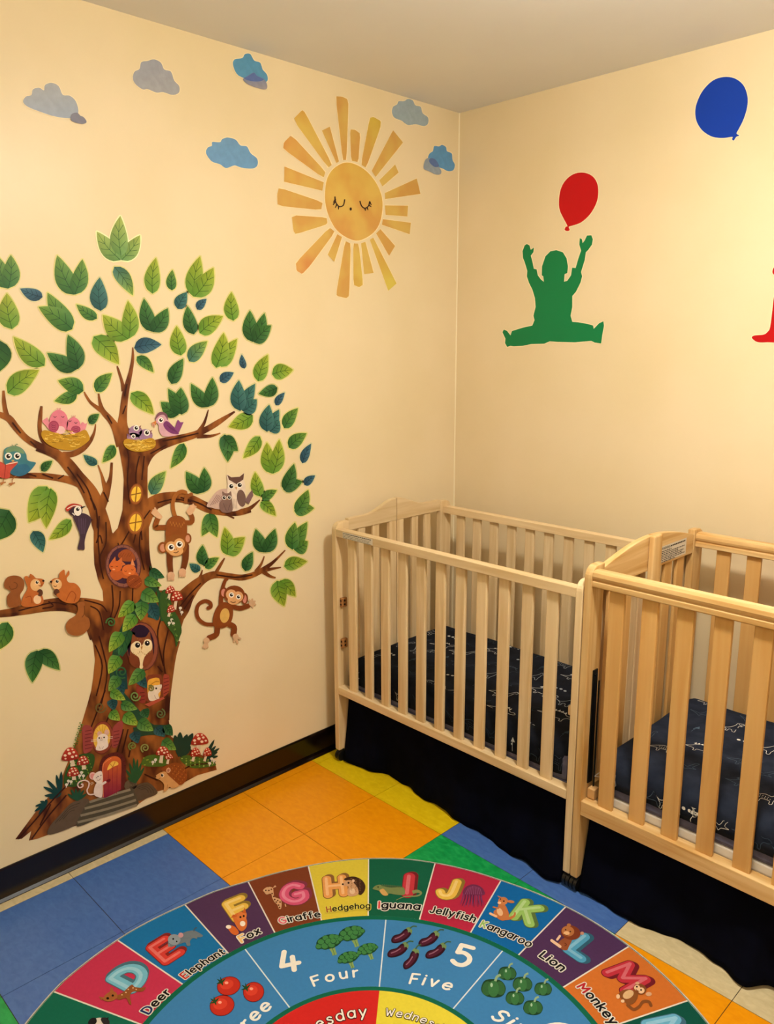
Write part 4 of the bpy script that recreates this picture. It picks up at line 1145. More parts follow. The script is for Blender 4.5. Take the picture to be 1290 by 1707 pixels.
for i in range(7): p.line([(640, 250), (640 + 118 * math.cos(-2.9 + i * .45), 235 + 165 * math.sin(-2.9 + i * .45))], 6, 'c8902c', sm=False)
p.blob([(334, 140), (352, 90), (410, 72), (480, 110), (498, 200), (488, 440), (362, 506), (342, 320)], '96403c').blob([(800, 140), (860, 50), (930, 12), (962, 34), (942, 200), (870, 400), (824, 424), (788, 380)], '96403c')
for i in range(6): p.line([(376, 170 + i * 54), (480, 150 + i * 54)], 12, '6a2424', sm=False)
for i in range(5): p.line([(815, 180 + i * 52), (905, 160 + i * 52)], 12, '6a2424', sm=False)
done(p)
p = part('mouse', 'T', .0040)
p.ell(600, 208, 38, 42, 'd8a898').ell(708, 186, 36, 46, 'd8a898').blob([(540, 445), (566, 350), (556, 280), (600, 222), (664, 206), (722, 240), (722, 310), (732, 390), (690, 436), (610, 466)], 'ead8cc')
p.ell(594, 272, 13, 13, '3a2420').ell(668, 262, 13, 13, '3a2420').ell(630, 272, 10, 8, 'c88078').line([(606, 298), (626, 306), (644, 296)], 6, '6a4038')
for yy in (-18, 6): p.line([(560, 310 + yy), (466, 322 + yy)], 6, 'e8d8c0', sm=False); p.line([(712, 280 + yy), (800, 266 + yy)], 6, 'e8d8c0', sm=False)
p.line([(590, 400), (610, 440)], 6, 'a88878', sm=False).line([(660, 400), (640, 440)], 6, 'a88878', sm=False)
done(p)
p = part('fern', 'H', .0022)
def blades(p, base, tips, w, col, rib=None):
    for t in tips:
        mx, my = (base[0] + t[0]) / 2, (base[1] + t[1]) / 2
        p.line([(base[0], base[1], w * .5), (mx, my, w), ((mx + 2 * t[0]) / 3, (my + 2 * t[1]) / 3, w * .7), (t[0], t[1], w * .15)], None, col)
blades(p, (322, 596), [(232, 552), (238, 600), (252, 516), (302, 488), (328, 470), (262, 615)], 20, '123c3c')
blades(p, (250, 640), [(184, 684), (188, 656), (214, 630), (244, 620), (206, 700)], 16, '123c3c')
done(p)
p = part('moss', 'T', .0024)
p.blob([(70, 1000), (60, 860), (120, 700), (230, 560), (420, 510), (520, 545), (512, 700), (430, 830), (270, 1010)], '2f5020')
for i in range(70):
    x, y = 110 + (i * 97) % 380, 540 + (i * 61) % 440
    if x + y * .9 > 720 and x * .9 + y < 1290: p.ell(x, y, 11, 9, '6a8a2c' if i % 3 else '8aa040', n=8)
for i in range(26):
    x, y = 230 + (i * 41) % 120 + (0 if i < 13 else 0), 40 + (i * 29) % 380
    x = 330 - y * .28 + (i % 3) * 22 - 20; p.ell(x, y, 12, 10, '3f6a28' if i % 2 else '6f8f3c', n=8)
done(p)
p = part('moss', 'U', .0024)
p.blob([(46, 650), (110, 560), (250, 530), (400, 560), (430, 690), (250, 715), (80, 700)], '4a6420').blob([(636, 600), (720, 540), (850, 552), (1000, 590), (1150, 640), (1176, 700), (900, 740), (760, 710)], '42601f')
for i in range(40): p.ell(670 + (i * 67) % 470, 590 + (i * 29) % 120, 12, 9, '7a9638' if i % 3 else 'a0ac58', n=8)
for i in range(16): p.ell(80 + (i * 47) % 320, 580 + (i * 31) % 110, 12, 9, '8a9a34', n=8)
done(p)
p = part('moss', 'Z', .0036)
p.blob([(880, -60), (890, 120), (910, 270), (1010, 430), (1100, 560), (1130, 720), (1180, 580), (1215, 470), (1180, 300), (1080, 120), (1010, -120), (940, -160)], '355524')
for i in range(60):
    t = (i * 37 % 60) / 60; x, y = 920 + t * 230 + (i * 23) % 60, -120 + t * 720 + (i * 41) % 90
    p.ell(x, y, 13, 11, '6f8f3c' if i % 2 else '2a4420', n=8)
done(p)
p = part('grass_tuft', 'U', .0022)
blades(p, (640, 560), [(560, 235), (640, 186), (690, 330), (748, 220), (836, 204), (800, 400)], 110, '12362a')
blades(p, (1010, 600), [(1166, 302), (1190, 396), (1244, 432), (1216, 490), (1224, 552), (1190, 640)], 50, '12362a')
done(p)
p = part('grass_tuft', 'T', .0034)
blades(p, (1150, 960), [(1006, 760), (1060, 660), (1124, 580), (1184, 600), (1240, 660), (1286, 720), (1030, 880)], 46, '22502c')
done(p)
p = part('grass_tuft', 'T', .0034)
blades(p, (255, 1230), [(110, 1130), (160, 1060), (232, 1048), (302, 1060), (362, 1070), (402, 1128)], 44, '1f4a34')
done(p)
def mush(p, cx, cy, w, h, sx, sy, sw, sl):
    p.line([(cx, cy + h * .2, sw * .8), ((cx + sx) / 2, (cy + sy) / 2 + sl * .2, sw * .85), (sx, sy + sl * .5, sw)], None, 'd8c4a8')
    p.blob([(cx - w / 2, cy + h * .42), (cx - w * .42, cy), (cx - w * .2, cy - h * .42), (cx + w * .1, cy - h * .5), (cx + w * .38, cy - h * .2), (cx + w / 2, cy + h * .28), (cx + w * .2, cy + h * .44), (cx - w * .2, cy + h * .5)], 'c43a26', grad='8e2418')
    for (u, v, r) in ((-.3, .1, .09), (-.05, -.05, .1), (.2, -.15, .08), (-.12, -.32, .08), (.12, .2, .09), (.34, .12, .07), (-.28, .34, .06), (.12, -.36, .06)):
        p.ell(cx + u * w, cy + v * h, r * w, r * w * .8, 'f0d4b8', n=10)
for fr, args, base in [('T', (150, 520, 264, 205, 190, 660, 74, 90), .0036), ('T', (345, 618, 186, 150, 362, 715, 66, 80), .0038), ('T', (195, 790, 190, 148, 208, 880, 66, 70), .0040),
      ('U', (940, 292, 268, 185, 915, 410, 66, 60), .0036), ('U', (872, 490, 155, 140, 828, 590, 44, 80), .0042), ('U', (1056, 488, 130, 135, 1010, 590, 40, 80), .0040), ('U', (368, 470, 208, 142, 340, 600, 58, 110), .0038), ('U', (468, 556, 132, 88, 440, 630, 40, 80), .0040),
      ('Y', (1130, 852, 150, 120, 1100, 960, 40, 90), .0046), ('Y', (1228, 952, 190, 150, 1195, 1090, 50, 130), .0050), ('Z', (1046, 132, 124, 118, 1008, 222, 40, 60), .0050)]:
    p = part('red_mushroom', fr, base)
    mush(p, *args); done(p)
for fr, pts in [('T', [(320, 800), (290, 850), (350, 850), (120, 930), (90, 985), (160, 940)]), ('U', [(218, 640), (258, 605), (1122, 590), (1155, 620), (1090, 660)]), ('Z', [(1060, 300), (1022, 350), (1085, 355), (1192, 120), (1214, 185)])]:
    p = part('white_mushrooms', fr, .0044)
    for x, y in pts:
        p.line([(x, y), (x - 6, y + 46)], 13, 'd8d0c0', sm=False).ell(x, y, 24, 22, 'ddd4c4', n=12)
    done(p)
p = part('door_frame', 'T', .0030)
p.blob([(590, 900), (600, 700), (650, 570), (760, 510), (880, 496), (975, 560), (1004, 720), (985, 1010), (900, 1090), (700, 1120)], '5a201c')
for i in range(9):
    t = math.pi * (1 + i / 8); p.line([(810 + 165 * math.cos(t), 700 + 165 * math.sin(t)), (810 + 195 * math.cos(t), 700 + 195 * math.sin(t))], 8, '3a1412', sm=False)
done(p)
p = part('door', 'T', .0040, 'small arched red door with a lit half-moon pane')
p.poly(crom([(640, 1186), (634, 900), (638, 720), (665, 640), (745, 570), (850, 552), (922, 600), (934, 720), (930, 900), (926, 1060)], False) + [(860, 1108), (690, 1190)], 'd2662a', grad='7e1c3a')
for x in (735, 800, 868): p.line([(x, 700), (x - 6, 1130)], 7, '84202a', sm=False)
p.line([(655, 1180), (650, 730), (690, 640), (780, 580)], 9, 'e48a58')
dr = done(p)
p = part('pane', 'T', .0046)
p.blob([(716, 766), (738, 690), (796, 628), (866, 636), (884, 678), (800, 716)], 'f2c050').line([(760, 668), (800, 712)], 8, 'a8581c', sm=False).line([(838, 632), (800, 712)], 8, 'a8581c', sm=False)
done(p, dr)
p = part('knob', 'T', .0046)
p.ell(722, 925, 18, 18, '6a1420').ell(750, 915, 18, 18, '6a1420').poly([(704, 932), (768, 922), (738, 956)], '6a1420')
done(p, dr)
p = part('stone_steps', 'H', .0034)
p.blob([(408, 752), (436, 690), (470, 640), (560, 605), (700, 558), (722, 590), (736, 620), (736, 650), (640, 684), (540, 716), (430, 762)], '4e4636')
for q in ([(478, 634), (580, 600), (698, 566)], [(452, 668), (580, 634), (716, 592)], [(430, 706), (580, 668), (728, 622)], [(414, 742), (560, 706), (734, 648)]): p.line(q, 13, '877c66')
done(p)
for fr, pts, c, lab in [('H', [(255, 808), (268, 760), (330, 690), (380, 640), (450, 614), (478, 630), (440, 690), (408, 752), (330, 790)], '5e4c3c', 'long stone beside the steps'), ('H', [(676, 590), (720, 548), (790, 528), (832, 560), (842, 588), (790, 612), (736, 626)], '564636', 'rounded stone right of the steps'), ('H', [(664, 542), (690, 515), (732, 528), (726, 558), (684, 572)], '62523e', 'small stone above the rounded one')]:
    p = part('stone', fr, .0030, lab)
    p.blob(pts, c)
    xs = [q[0] for q in pts]; ys = [q[1] for q in pts]; cx, cy = sum(xs) / len(xs), sum(ys) / len(ys)
    for k in range(3): p.line([(cx + (q[0] - cx) * (.75 - .2 * k), cy + (q[1] - cy) * (.75 - .2 * k)) for q in pts[1:5]], 3, '3c3026')
    done(p)
p = part('mouse', 'T', .0046)
p.line([(515, 1132), (440, 1136), (404, 1080), (430, 1010), (432, 950), (370, 918), (290, 942), (262, 990), (290, 1032), (338, 1012), (336, 976), (312, 984)], 20, 'e4c8c0')
p.blob([(512, 1136), (516, 1040), (550, 962), (600, 940), (640, 950), (636, 1168), (566, 1174)], 'e2cec6').ell(492, 852, 54, 58, 'e2b0a8').ell(492, 856, 36, 40, 'd88a88')
p.blob([(498, 900), (520, 830), (570, 788), (634, 790), (640, 950), (570, 966)], 'ead8ce').line([(540, 886), (552, 876), (562, 884)], 7, '3a2420').ell(572, 860, 8, 10, '3a2420').line([(556, 912), (585, 920), (612, 894)], 7, '7a4038').line([(604, 852), (618, 838), (628, 846)], 7, '3a2420')
p.line([(500, 950), (450, 966)], 5, 'e8d8c0', sm=False).line([(505, 962), (462, 992)], 5, 'e8d8c0', sm=False).line([(628, 984), (688, 946)], 34, 'ead8ce', sm=False).ell(684, 948, 18, 16, 'ead8ce')
done(p)
p = part('hedgehog', 'U', .0046)
p.blob([(345, 752), (430, 690), (556, 648), (660, 680), (732, 780), (736, 900), (644, 994), (540, 920), (440, 830)], '8e481c')
for i in range(90):
    x, y = 380 + (i * 73) % 350, 670 + (i * 47) % 310
    if (x - 560) ** 2 / 170 ** 2 + (y - 815) ** 2 / 155 ** 2 < .92 and y < 700 + (x - 330) * .9: p.line([(x, y), (x + 12, y + 10)], 8, 'c47a34' if i % 2 else '6a3014', sm=False)
p.blob([(254, 862), (282, 828), (350, 790), (412, 788), (452, 840), (540, 920), (616, 1000), (520, 1038), (470, 1018), (430, 1072), (380, 1082), (386, 980), (320, 912), (268, 892)], 'd09a60')
p.ell(452, 764, 34, 40, 'd8a880', rot=20).ell(452, 766, 18, 24, 'b0705a', rot=20).ell(360, 842, 26, 30, 'efe0c8').ell(356, 840, 19, 22, '1c100c').ell(362, 832, 5, 5, 'ffffff').line([(300, 892), (318, 890), (326, 878)], 6, '5a3018').ell(258, 862, 9, 9, '3a1c10')
p.line([(440, 980), (436, 1040)], 7, 'a87040', sm=False)
done(p)

# ---- animal stickers sitting on the branches
def sticker(fr, base=AB):
    return Art('L', fr, base)
s = sticker('C'); hs = 'd8c9a0'
s.blob([(24, 720), (34, 680), (75, 664), (120, 660), (165, 680), (196, 722), (208, 770), (264, 784), (266, 802), (214, 862), (150, 892), (92, 880), (66, 850), (26, 780)], '4a8280', grad='2c6c8a')
s.blob([(40, 690), (75, 666), (120, 662), (165, 684), (180, 720), (110, 700), (50, 712)], '6f8f6c').blob([(80, 850), (120, 812), (195, 800), (225, 840), (170, 886), (110, 888)], '2e6684')
s.line([(100, 662), (86, 650)], 5, '6f8f6c').line([(112, 660), (122, 645), (132, 650)], 5, '6f8f6c').eye(60, 738, 27).eye(128, 736, 27)
s.poly([(80, 766), (108, 766), (94, 786)], 'c8a05a')
bird = s.build('reading_bird_sticker')
tag(bird, 'teal bird sticker reading a red book on the branch at the picture edge', 'bird sticker')
p = Art('L', 'C', .0056); p.blob([(-60, 800), (0, 780), (36, 804), (80, 782), (132, 786), (76, 850), (68, 900), (24, 908), (-30, 880)], 'c04a3c').line([(38, 806), (26, 904)], 5, '8a2c28', sm=False).line([(40, 800), (130, 782)], 6, 'f0e2c8', sm=False)
p.build('book', bird)
for q in ([(26, 904), (14, 945)], [(120, 888), (92, 912), (86, 950)]):
    p = Art('L', 'C', .0056); x, y = q[-1]
    p.line(q, 6, 'a8683a').line([(x - 26, y), (x + 24, y - 8)], 9, 'a8683a', sm=False).line([(x, y), (x - 12, y + 14)], 9, 'a8683a', sm=False)
    p.build('leg', bird)
def nest(fr, pts, seed):
    s = sticker(fr); s.blob(pts, 'b98a24')
    r_ = random.Random(seed); xs = [q[0] for q in pts]; ys = [q[1] for q in pts]
    cx, cy, rx, ry = sum(xs) / len(xs), sum(ys) / len(ys), (max(xs) - min(xs)) / 2, (max(ys) - min(ys)) / 2
    for i in range(60):
        t, q = r_.uniform(0, 6.28), r_.uniform(0, .72) ** .6
        x, y = cx + rx * q * math.cos(t), cy + ry * q * math.sin(t); dx = r_.uniform(10, 22)
        s.line([(x - dx, y + r_.uniform(-4, 4)), (x, y + 3), (x + dx, y - r_.uniform(-4, 4))], 4.5, r_.choice(['e0b84a', 'd0a030', '8e6a18', 'efcf6a']))
    return s
s = nest('C', [(312, 562), (340, 538), (420, 558), (500, 574), (590, 558), (650, 536), (682, 590), (676, 620), (610, 670), (540, 692), (440, 682), (360, 644), (322, 602)], 1)
n1 = s.build('nest_sticker')
tag(n1, 'straw nest sticker with two sleeping pink birds on the forked branch', 'nest sticker', 'bird nest stickers')
def pinkbird(cx, cy, rx, ry, tail, wing, eyes):
    p = Art('L', 'C', .0036)
    p.blob(tail, 'dc8896').ell(cx, cy, rx, ry, 'd8788c').ell(cx + 12, cy + ry * .62, rx * .5, ry * .32, 'ecc0c0')
    p.ell(wing[0], wing[1], wing[2], wing[3], '9c3a58').ell(wing[0], wing[1], wing[2] * .8, wing[3] * .8, 'ac4a66')
    for k in range(3): p.line([(wing[0] - 18, wing[1] - 14 + k * 16), (wing[0], wing[1] - 4 + k * 14), (wing[0] + 18, wing[1] - 14 + k * 16)], 4, '7a2848')
    for ex, ey in eyes: p.line([(ex - 11, ey - 6), (ex, ey + 3), (ex + 11, ey - 6)], 5, '4a2030')
    for k in (-14, 2, 14): p.line([(cx + k * .5, cy - ry + 4), (cx + k, cy - ry - 14)], 4, 'd8788c', sm=False)
    p.build('pink_bird', n1)
pinkbird(447, 478, 72, 96, [(380, 540), (345, 500), (320, 470), (345, 450), (362, 444), (378, 500)], (408, 510, 40, 44), [(418, 438), (478, 438)])
pinkbird(560, 506, 54, 66, [(600, 556), (612, 500), (630, 476), (648, 490), (664, 488), (640, 552)], (578, 532, 36, 28), [(533, 470), (578, 484)])
s = nest('C', [(942, 632), (975, 604), (1070, 620), (1150, 598), (1188, 622), (1182, 668), (1120, 698), (1040, 704), (968, 678)], 2)
n2 = s.build('nest_sticker')
tag(n2, 'small straw nest sticker with three purple chicks where the branches part', 'nest sticker', 'bird nest stickers')
for (cx, cy, rx, ry, ex, ey, er, bx) in ((1036, 548, 52, 46, 1042, 522, 22, 1074), (1112, 580, 56, 50, 1124, 558, 24, 1160), (1018, 592, 48, 34, 1020, 586, 17, 984)):
    p = Art('L', 'C', .0036); p.ell(cx, cy, rx, ry, '9c7898')
    d = 1 if bx > cx else -1
    p.poly([(cx + d * rx * .5, ey - 10), (bx + d * 6, ey - 22), (cx + d * rx * .7, ey + 2)], '8a5a50').poly([(cx + d * rx * .5, ey - 6), (bx + d * 6, ey + 6), (cx + d * rx * .7, ey + 8)], '7a4a48').eye(ex, ey, er)
    p.line([(cx - rx * .8, cy - 8), (cx - rx, cy - 26)], 6, '7a5478', sm=False)
    p.build('chick', n2)
s = sticker('X')
s.blob([(1042, 172), (1054, 120), (1085, 107), (1116, 126), (1132, 172), (1172, 216), (1196, 246), (1188, 262), (1130, 272), (1085, 266), (1064, 230), (1060, 192)], 'd0a0ac')
s.blob([(1038, 158), (1054, 118), (1085, 106), (1117, 126), (1122, 162), (1098, 128), (1066, 132)], '7a4c5c').blob([(1092, 190), (1114, 168), (1150, 194), (1198, 252), (1150, 252), (1110, 226)], '76366a').poly([(1168, 222), (1190, 157), (1206, 176), (1229, 175), (1197, 246)], '84427a')
for k in range(4): s.line([(1120 + k * 14, 196 + k * 8), (1146 + k * 12, 226 + k * 6)], 3, '5a2450', sm=False)
s.eye(1076, 162, 19).poly([(1046, 164), (1012, 182), (1042, 196)], 'c87a3c').line([(1022, 182), (1018, 204)], 6, 'd89a84').line([(1030, 184), (1032, 212)], 6, 'd89a84')
tag(s.build('purple_bird_sticker'), 'lilac bird sticker feeding the purple chicks from the upper branch', 'bird sticker')
s = sticker('E')
s.blob([(556, 178), (610, 160), (660, 170), (694, 200), (692, 235), (662, 310), (645, 380), (644, 440), (618, 442), (592, 432), (610, 340), (580, 250)], '43303f').ell(575, 142, 54, 44, '3a2834')
s.blob([(498, 126), (520, 100), (560, 87), (612, 98), (622, 112), (560, 112), (514, 148)], 'b03a2a').line([(512, 128), (560, 104), (615, 110)], 7, 'e8d8c8').ell(592, 144, 30, 38, 'efe6da').eye(592, 132, 22).poly([(614, 112), (657, 106), (618, 130)], '2c2028')
s.line([(550, 160), (570, 178)], 7, 'e8e0d4', sm=False)
for k in range(4): s.line([(600 + k * 18, 200), (606 + k * 12, 320)], 4, '5c4660', sm=False)
s.line([(690, 208), (706, 214)], 7, '2c2028', sm=False)
tag(s.build('woodpecker_sticker'), 'dark woodpecker sticker with a red crest clinging to the trunk', 'bird sticker')
s = sticker('E')
s.blob([(56, 872), (50, 800), (76, 760), (34, 736), (27, 700), (50, 655), (100, 640), (152, 650), (182, 690), (176, 745), (150, 790), (158, 860), (100, 886)], '8c5028').line([(66, 720), (80, 744), (120, 736), (126, 704), (100, 690)], 6, '6a381c')
s.blob([(158, 862), (174, 800), (206, 740), (196, 700), (182, 652), (206, 644), (220, 658), (226, 627), (252, 640), (272, 660), (312, 664), (336, 680), (320, 722), (282, 738), (302, 770), (322, 800), (328, 848), (280, 872), (200, 882)], 'b8642e')
s.ell(268, 712, 40, 46, 'e2b078').ell(282, 824, 30, 34, 'e6c098').ell(302, 772, 23, 28, '5a3424').eye(280, 692, 18, white='e8c8a0').ell(328, 680, 9, 8, '20120c').line([(292, 716), (304, 720), (314, 710)], 5, '5a2c14').line([(190, 810), (230, 800), (240, 850)], 6, '96481e').line([(240, 770), (290, 780)], 20, 'b8642e', sm=False)
tag(s.build('squirrel_sticker'), 'red squirrel sticker with curled tail up, holding a nut nearer the picture edge', 'squirrel sticker', 'squirrel stickers')
s = sticker('E', .0060)
s.blob([(588, 850), (642, 848), (642, 940), (676, 970), (682, 1030), (640, 1082), (580, 1101), (520, 1082), (497, 1030), (520, 980), (572, 944), (592, 900)], '9a5a2c').line([(622, 960), (640, 930), (640, 870)], 6, '6f3c1c')
s.blob([(379, 686), (410, 660), (444, 656), (450, 620), (486, 594), (496, 640), (520, 599), (526, 630), (505, 662), (522, 692), (572, 700), (612, 750), (602, 822), (560, 852), (500, 846), (456, 822), (410, 772), (430, 740), (400, 712)], 'ba662e')
s.ell(430, 706, 38, 42, 'e2b078').ell(428, 766, 23, 25, '5a3424').eye(432, 684, 18, white='e8c8a0').ell(385, 686, 9, 8, '20120c').line([(404, 716), (418, 724), (430, 716)], 5, '5a2c14').line([(500, 830), (540, 760), (575, 790), (560, 840)], 6, '96481e').line([(470, 770), (430, 790)], 20, 'ba662e', sm=False)
tag(s.build('squirrel_sticker'), 'red squirrel sticker with its tail hanging below the branch, nearer the trunk', 'squirrel sticker', 'squirrel stickers')
MB, MD = '8a4a1e', '6e3616'
s = sticker('F')
s.cap([(220, 350), (205, 300), (203, 240), (224, 192), (262, 168), (292, 174)], 28, 'a05e28').cap([(293, 242), (300, 208), (334, 188)], 26, '8e5226')
s.cap([(165, 425), (112, 426), (78, 424), (86, 382), (98, 355)], 38, MB).cap([(285, 390), (334, 388), (340, 358), (328, 328)], 34, MB)
s.blob([(48, 318), (76, 288), (96, 312), (126, 346), (112, 366), (74, 348)], 'dcae86').blob([(298, 310), (326, 268), (344, 262), (366, 276), (346, 322), (318, 337)], 'dcae86')
s.cap([(180, 590), (180, 680), (187, 745)], 48, MD, taper=.75).cap([(292, 560), (292, 650), (276, 722)], 52, MD, taper=.72)
for cx, cy in ((188, 770), (269, 745)):
    s.ell(cx, cy, 27, 28, 'd8a884')
    for k in range(4): s.cap([(cx - 18 + k * 12, cy + 10), (cx - 20 + k * 13, cy + 32)], 9, 'd8a884', sm=False)
for hx, hy, pts in ((90, 320, [(60, 300), (72, 286), (50, 320)]), (330, 300, [(328, 268), (346, 260), (364, 276)])):
    for q in pts: s.cap([(hx, hy), q], 12, 'dcae86', sm=False)
s.blob([(152, 410), (174, 360), (220, 340), (268, 350), (298, 388), (302, 460), (296, 530), (160, 530)], MB)
for k in range(10): s.line([(180 + k * 11, 380 + (k * 17) % 30), (181 + k * 11, 396 + (k * 17) % 30)], 4, 'b87a34', sm=False)
s.ell(126, 568, 33, 40, MB).ell(128, 570, 21, 28, 'cf8f70').ell(306, 504, 27, 38, MB).ell(306, 504, 16, 26, 'cf8f70')
s.ell(218, 554, 84, 78, '8a4f20').ell(186, 566, 40, 42, 'dca468').ell(246, 544, 40, 42, 'dca468').ell(220, 592, 54, 36, 'dca468').eye(187, 566, 25, k=.62).eye(246, 545, 25, k=.62)
s.line([(204, 602), (222, 606), (240, 594)], 5, '5a2c14').ell(212, 584, 4, 4, '5a2c14', n=8).ell(226, 580, 4, 4, '5a2c14', n=8)
tag(s.build('monkey_sticker'), 'brown monkey sticker hanging upside down by its tail under the owl branch', 'monkey sticker', 'monkey stickers')
s = sticker('F')
s.cap([(495, 1120), (435, 1116), (388, 1082), (372, 1030), (386, 978), (430, 952), (468, 964), (474, 992), (456, 1002)], 27, '7c3c18')
s.cap([(546, 990), (550, 900), (574, 812), (590, 796)], 34, '7c3c18', taper=.6).cap([(618, 985), (680, 1004), (742, 986)], 34, '7c3c18').cap([(520, 1130), (514, 1190), (462, 1216)], 40, '7c3c18').cap([(608, 1120), (640, 1140), (636, 1190)], 42, '7c3c18')
s.blob([(514, 1000), (560, 960), (620, 978), (634, 1040), (614, 1110), (560, 1146), (500, 1136), (488, 1080)], '84421a').ell(573, 1056, 34, 53, 'd8ac5c', rot=8)
for cx, cy, pts in ((768, 968, [(748, 945), (770, 940), (788, 955), (792, 978), (775, 995)]), (442, 1235, [(420, 1282), (434, 1288), (450, 1282)]), (650, 1208, [(640, 1240), (664, 1250), (684, 1222)])):
    s.ell(cx, cy, 22, 22, 'd2aa84')
    for q in pts: s.cap([(cx, cy), q], 14, 'd2aa84', sm=False)
s.ell(563, 890, 28, 40, '7c3c18').ell(564, 892, 17, 28, 'd08878').ell(714, 934, 25, 42, '7c3c18').ell(714, 936, 14, 30, 'd08878')
s.ell(640, 906, 76, 66, '7e3e1a').ell(618, 906, 38, 38, 'dca470').ell(668, 920, 36, 38, 'dca470').ell(634, 948, 42, 30, 'dca470').eye(620, 908, 19).eye(670, 922, 18)
s.line([(612, 954), (630, 962), (650, 958)], 5, '5a2c14')
tag(s.build('monkey_sticker'), 'brown monkey sticker swinging by one arm under the lowest branch', 'monkey sticker', 'monkey stickers')
s = sticker('F')
s.blob([(444, 272), (478, 212), (530, 158), (600, 152), (606, 210), (576, 290), (522, 294), (480, 284)], 'c6a698')
for k in range(6): s.line([(470 + k * 16, 268 - k * 6), (520 + k * 10, 190 + k * 4)], 4, '8a6a66', sm=False)
s.blob([(592, 180), (594, 110), (588, 46), (618, 64), (680, 60), (712, 34), (710, 80), (722, 134), (718, 220), (720, 270), (650, 308), (604, 292)], 'e0ccb8')
s.poly([(590, 48), (620, 66), (680, 62), (712, 36), (706, 82), (658, 116), (604, 84)], '63433a').eye(620, 130, 20, k=.75).eye(680, 122, 20, k=.75).poly([(646, 138), (662, 136), (656, 158)], 'c08a48')
s.ell(692, 216, 32, 62, '6f544c', rot=-8).poly([(716, 232), (752, 176), (770, 154), (778, 196), (744, 262)], '785a5c')
for k in range(4): s.line([(622 + k * 12, 220), (626 + k * 11, 290)], 3, 'a88c7c', sm=False)
owl = s.build('owl_sticker')
tag(owl, 'grey owl sticker with its owlet perched at the tip of the branch', 'owl sticker')
p = Art('L', 'F', .0060)
p.blob([(534, 252), (558, 214), (554, 168), (576, 180), (600, 178), (616, 166), (622, 222), (628, 300), (590, 320), (544, 308)], '7d6058').eye(568, 212, 15, k=.75).eye(604, 210, 15, k=.75).poly([(582, 220), (592, 220), (587, 232)], 'c08a48').line([(560, 250), (584, 310)], 4, '5f4642').line([(612, 250), (592, 310)], 4, '5f4642')
p.build('owlet', owl)

# ---- the sun and the clouds
s = Art('L', 'S', LB, SUNINK)
FACE = [(385, 690), (398, 600), (440, 535), (510, 498), (580, 510), (650, 555), (710, 630), (745, 720), (746, 810), (726, 890), (680, 950), (600, 990), (530, 975), (460, 925), (415, 850), (390, 770)]
s.line(FACE, 10, 'f6dfae', closed=True, mat=PRINT).blob(FACE, 'dab246', grad='d49c54')
sun = s.build('sun_sticker')
tag(sun, 'smiling watercolour sun sticker with a ring of rays near the room corner', 'sun sticker')
for sg, pts, lash in ((1, [(446, 712), (452, 750), (475, 776), (500, 766), (508, 730)], [((448, 745), (434, 766)), ((458, 762), (448, 784)), ((470, 774), (468, 794)), ((450, 728), (436, 750))]),
                      (-1, [(604, 740), (615, 772), (636, 786), (658, 772), (666, 742)], [((660, 766), (676, 778)), ((648, 780), (656, 798)), ((636, 786), (640, 802)), ((666, 745), (676, 766))])):
    p = Art('L', 'S', .0022)
    p.line(pts, 7, '2a1614')
    for q in lash: p.line(q, 9, '2a1614', sm=False, taper=.5)
    p.build('closed_eye', sun)
p = Art('L', 'S', .0022); p.ell(546, 791, 7, 10, '2a1614'); p.build('nose', sun)
RAYS = [[(452, 78), (490, 80), (525, 95), (533, 130), (520, 480), (497, 482)], [(182, 225), (240, 165), (258, 180), (430, 510), (405, 530)], [(365, 295), (415, 270), (473, 490), (457, 500)], [(543, 288), (575, 290), (608, 315), (595, 495), (550, 485)],
 [(668, 215), (690, 208), (738, 235), (735, 275), (645, 530), (612, 510)], [(815, 293), (878, 370), (705, 588), (680, 550)], [(120, 410), (125, 370), (172, 322), (388, 555), (375, 595)], [(128, 522), (377, 622), (368, 675), (126, 618)], [(93, 655), (370, 748), (360, 798), (85, 770), (82, 700)],
 [(174, 830), (395, 845), (400, 880), (385, 892), (200, 950), (185, 930)], [(413, 908), (448, 935), (290, 1150), (240, 1203), (205, 1180), (200, 1130)], [(462, 950), (492, 968), (443, 1125), (402, 1080)], [(512, 993), (548, 1010), (537, 1340), (520, 1355), (458, 1340), (460, 1300)], [(563, 1008), (598, 1010), (626, 1270), (600, 1285), (565, 1270)],
 [(613, 1008), (640, 998), (692, 1195), (632, 1203)], [(668, 985), (690, 972), (837, 1262), (785, 1308)], [(708, 945), (735, 918), (828, 1025), (790, 1087)], [(750, 855), (928, 878), (920, 950), (745, 890)], [(763, 768), (910, 770), (905, 838), (768, 828)], [(763, 690), (965, 598), (988, 695), (765, 728)], [(728, 610), (828, 510), (850, 560), (748, 648)]]
for i, r in enumerate(RAYS):
    p = Art('L', 'S', .0009, SUNINK)
    p.line(r, 7, 'f3dcab', sm=False, closed=True, mat=PRINT)
    r = [q for a_, b_ in zip(r, r[1:] + r[:1]) for q in ((a_[0] + .13 * (b_[0] - a_[0]), a_[1] + .13 * (b_[1] - a_[1])), (a_[0] + .87 * (b_[0] - a_[0]), a_[1] + .87 * (b_[1] - a_[1])))] if len(r) > 4 else r
    P = [p.T(q) for q in r]; cx, cy = 565, 740
    cols = []
    for q in r:
        d = math.hypot(q[0] - cx, q[1] - cy)
        cols.append(mixh('cfa452', {6: 'd07c3c', 7: 'd0883c', 10: 'd27a48', 4: 'cfc038', 15: 'd0c244', 13: 'd0b848', 1: 'd4ac48'}.get(i, 'cca054'), min(1, max(0, (d - 300) / 250))))
    p.tris(P, geometry.tessellate_polygon([[Vector((q[0], q[1], 0)) for q in P]]), cols)
    p.build('ray', sun)
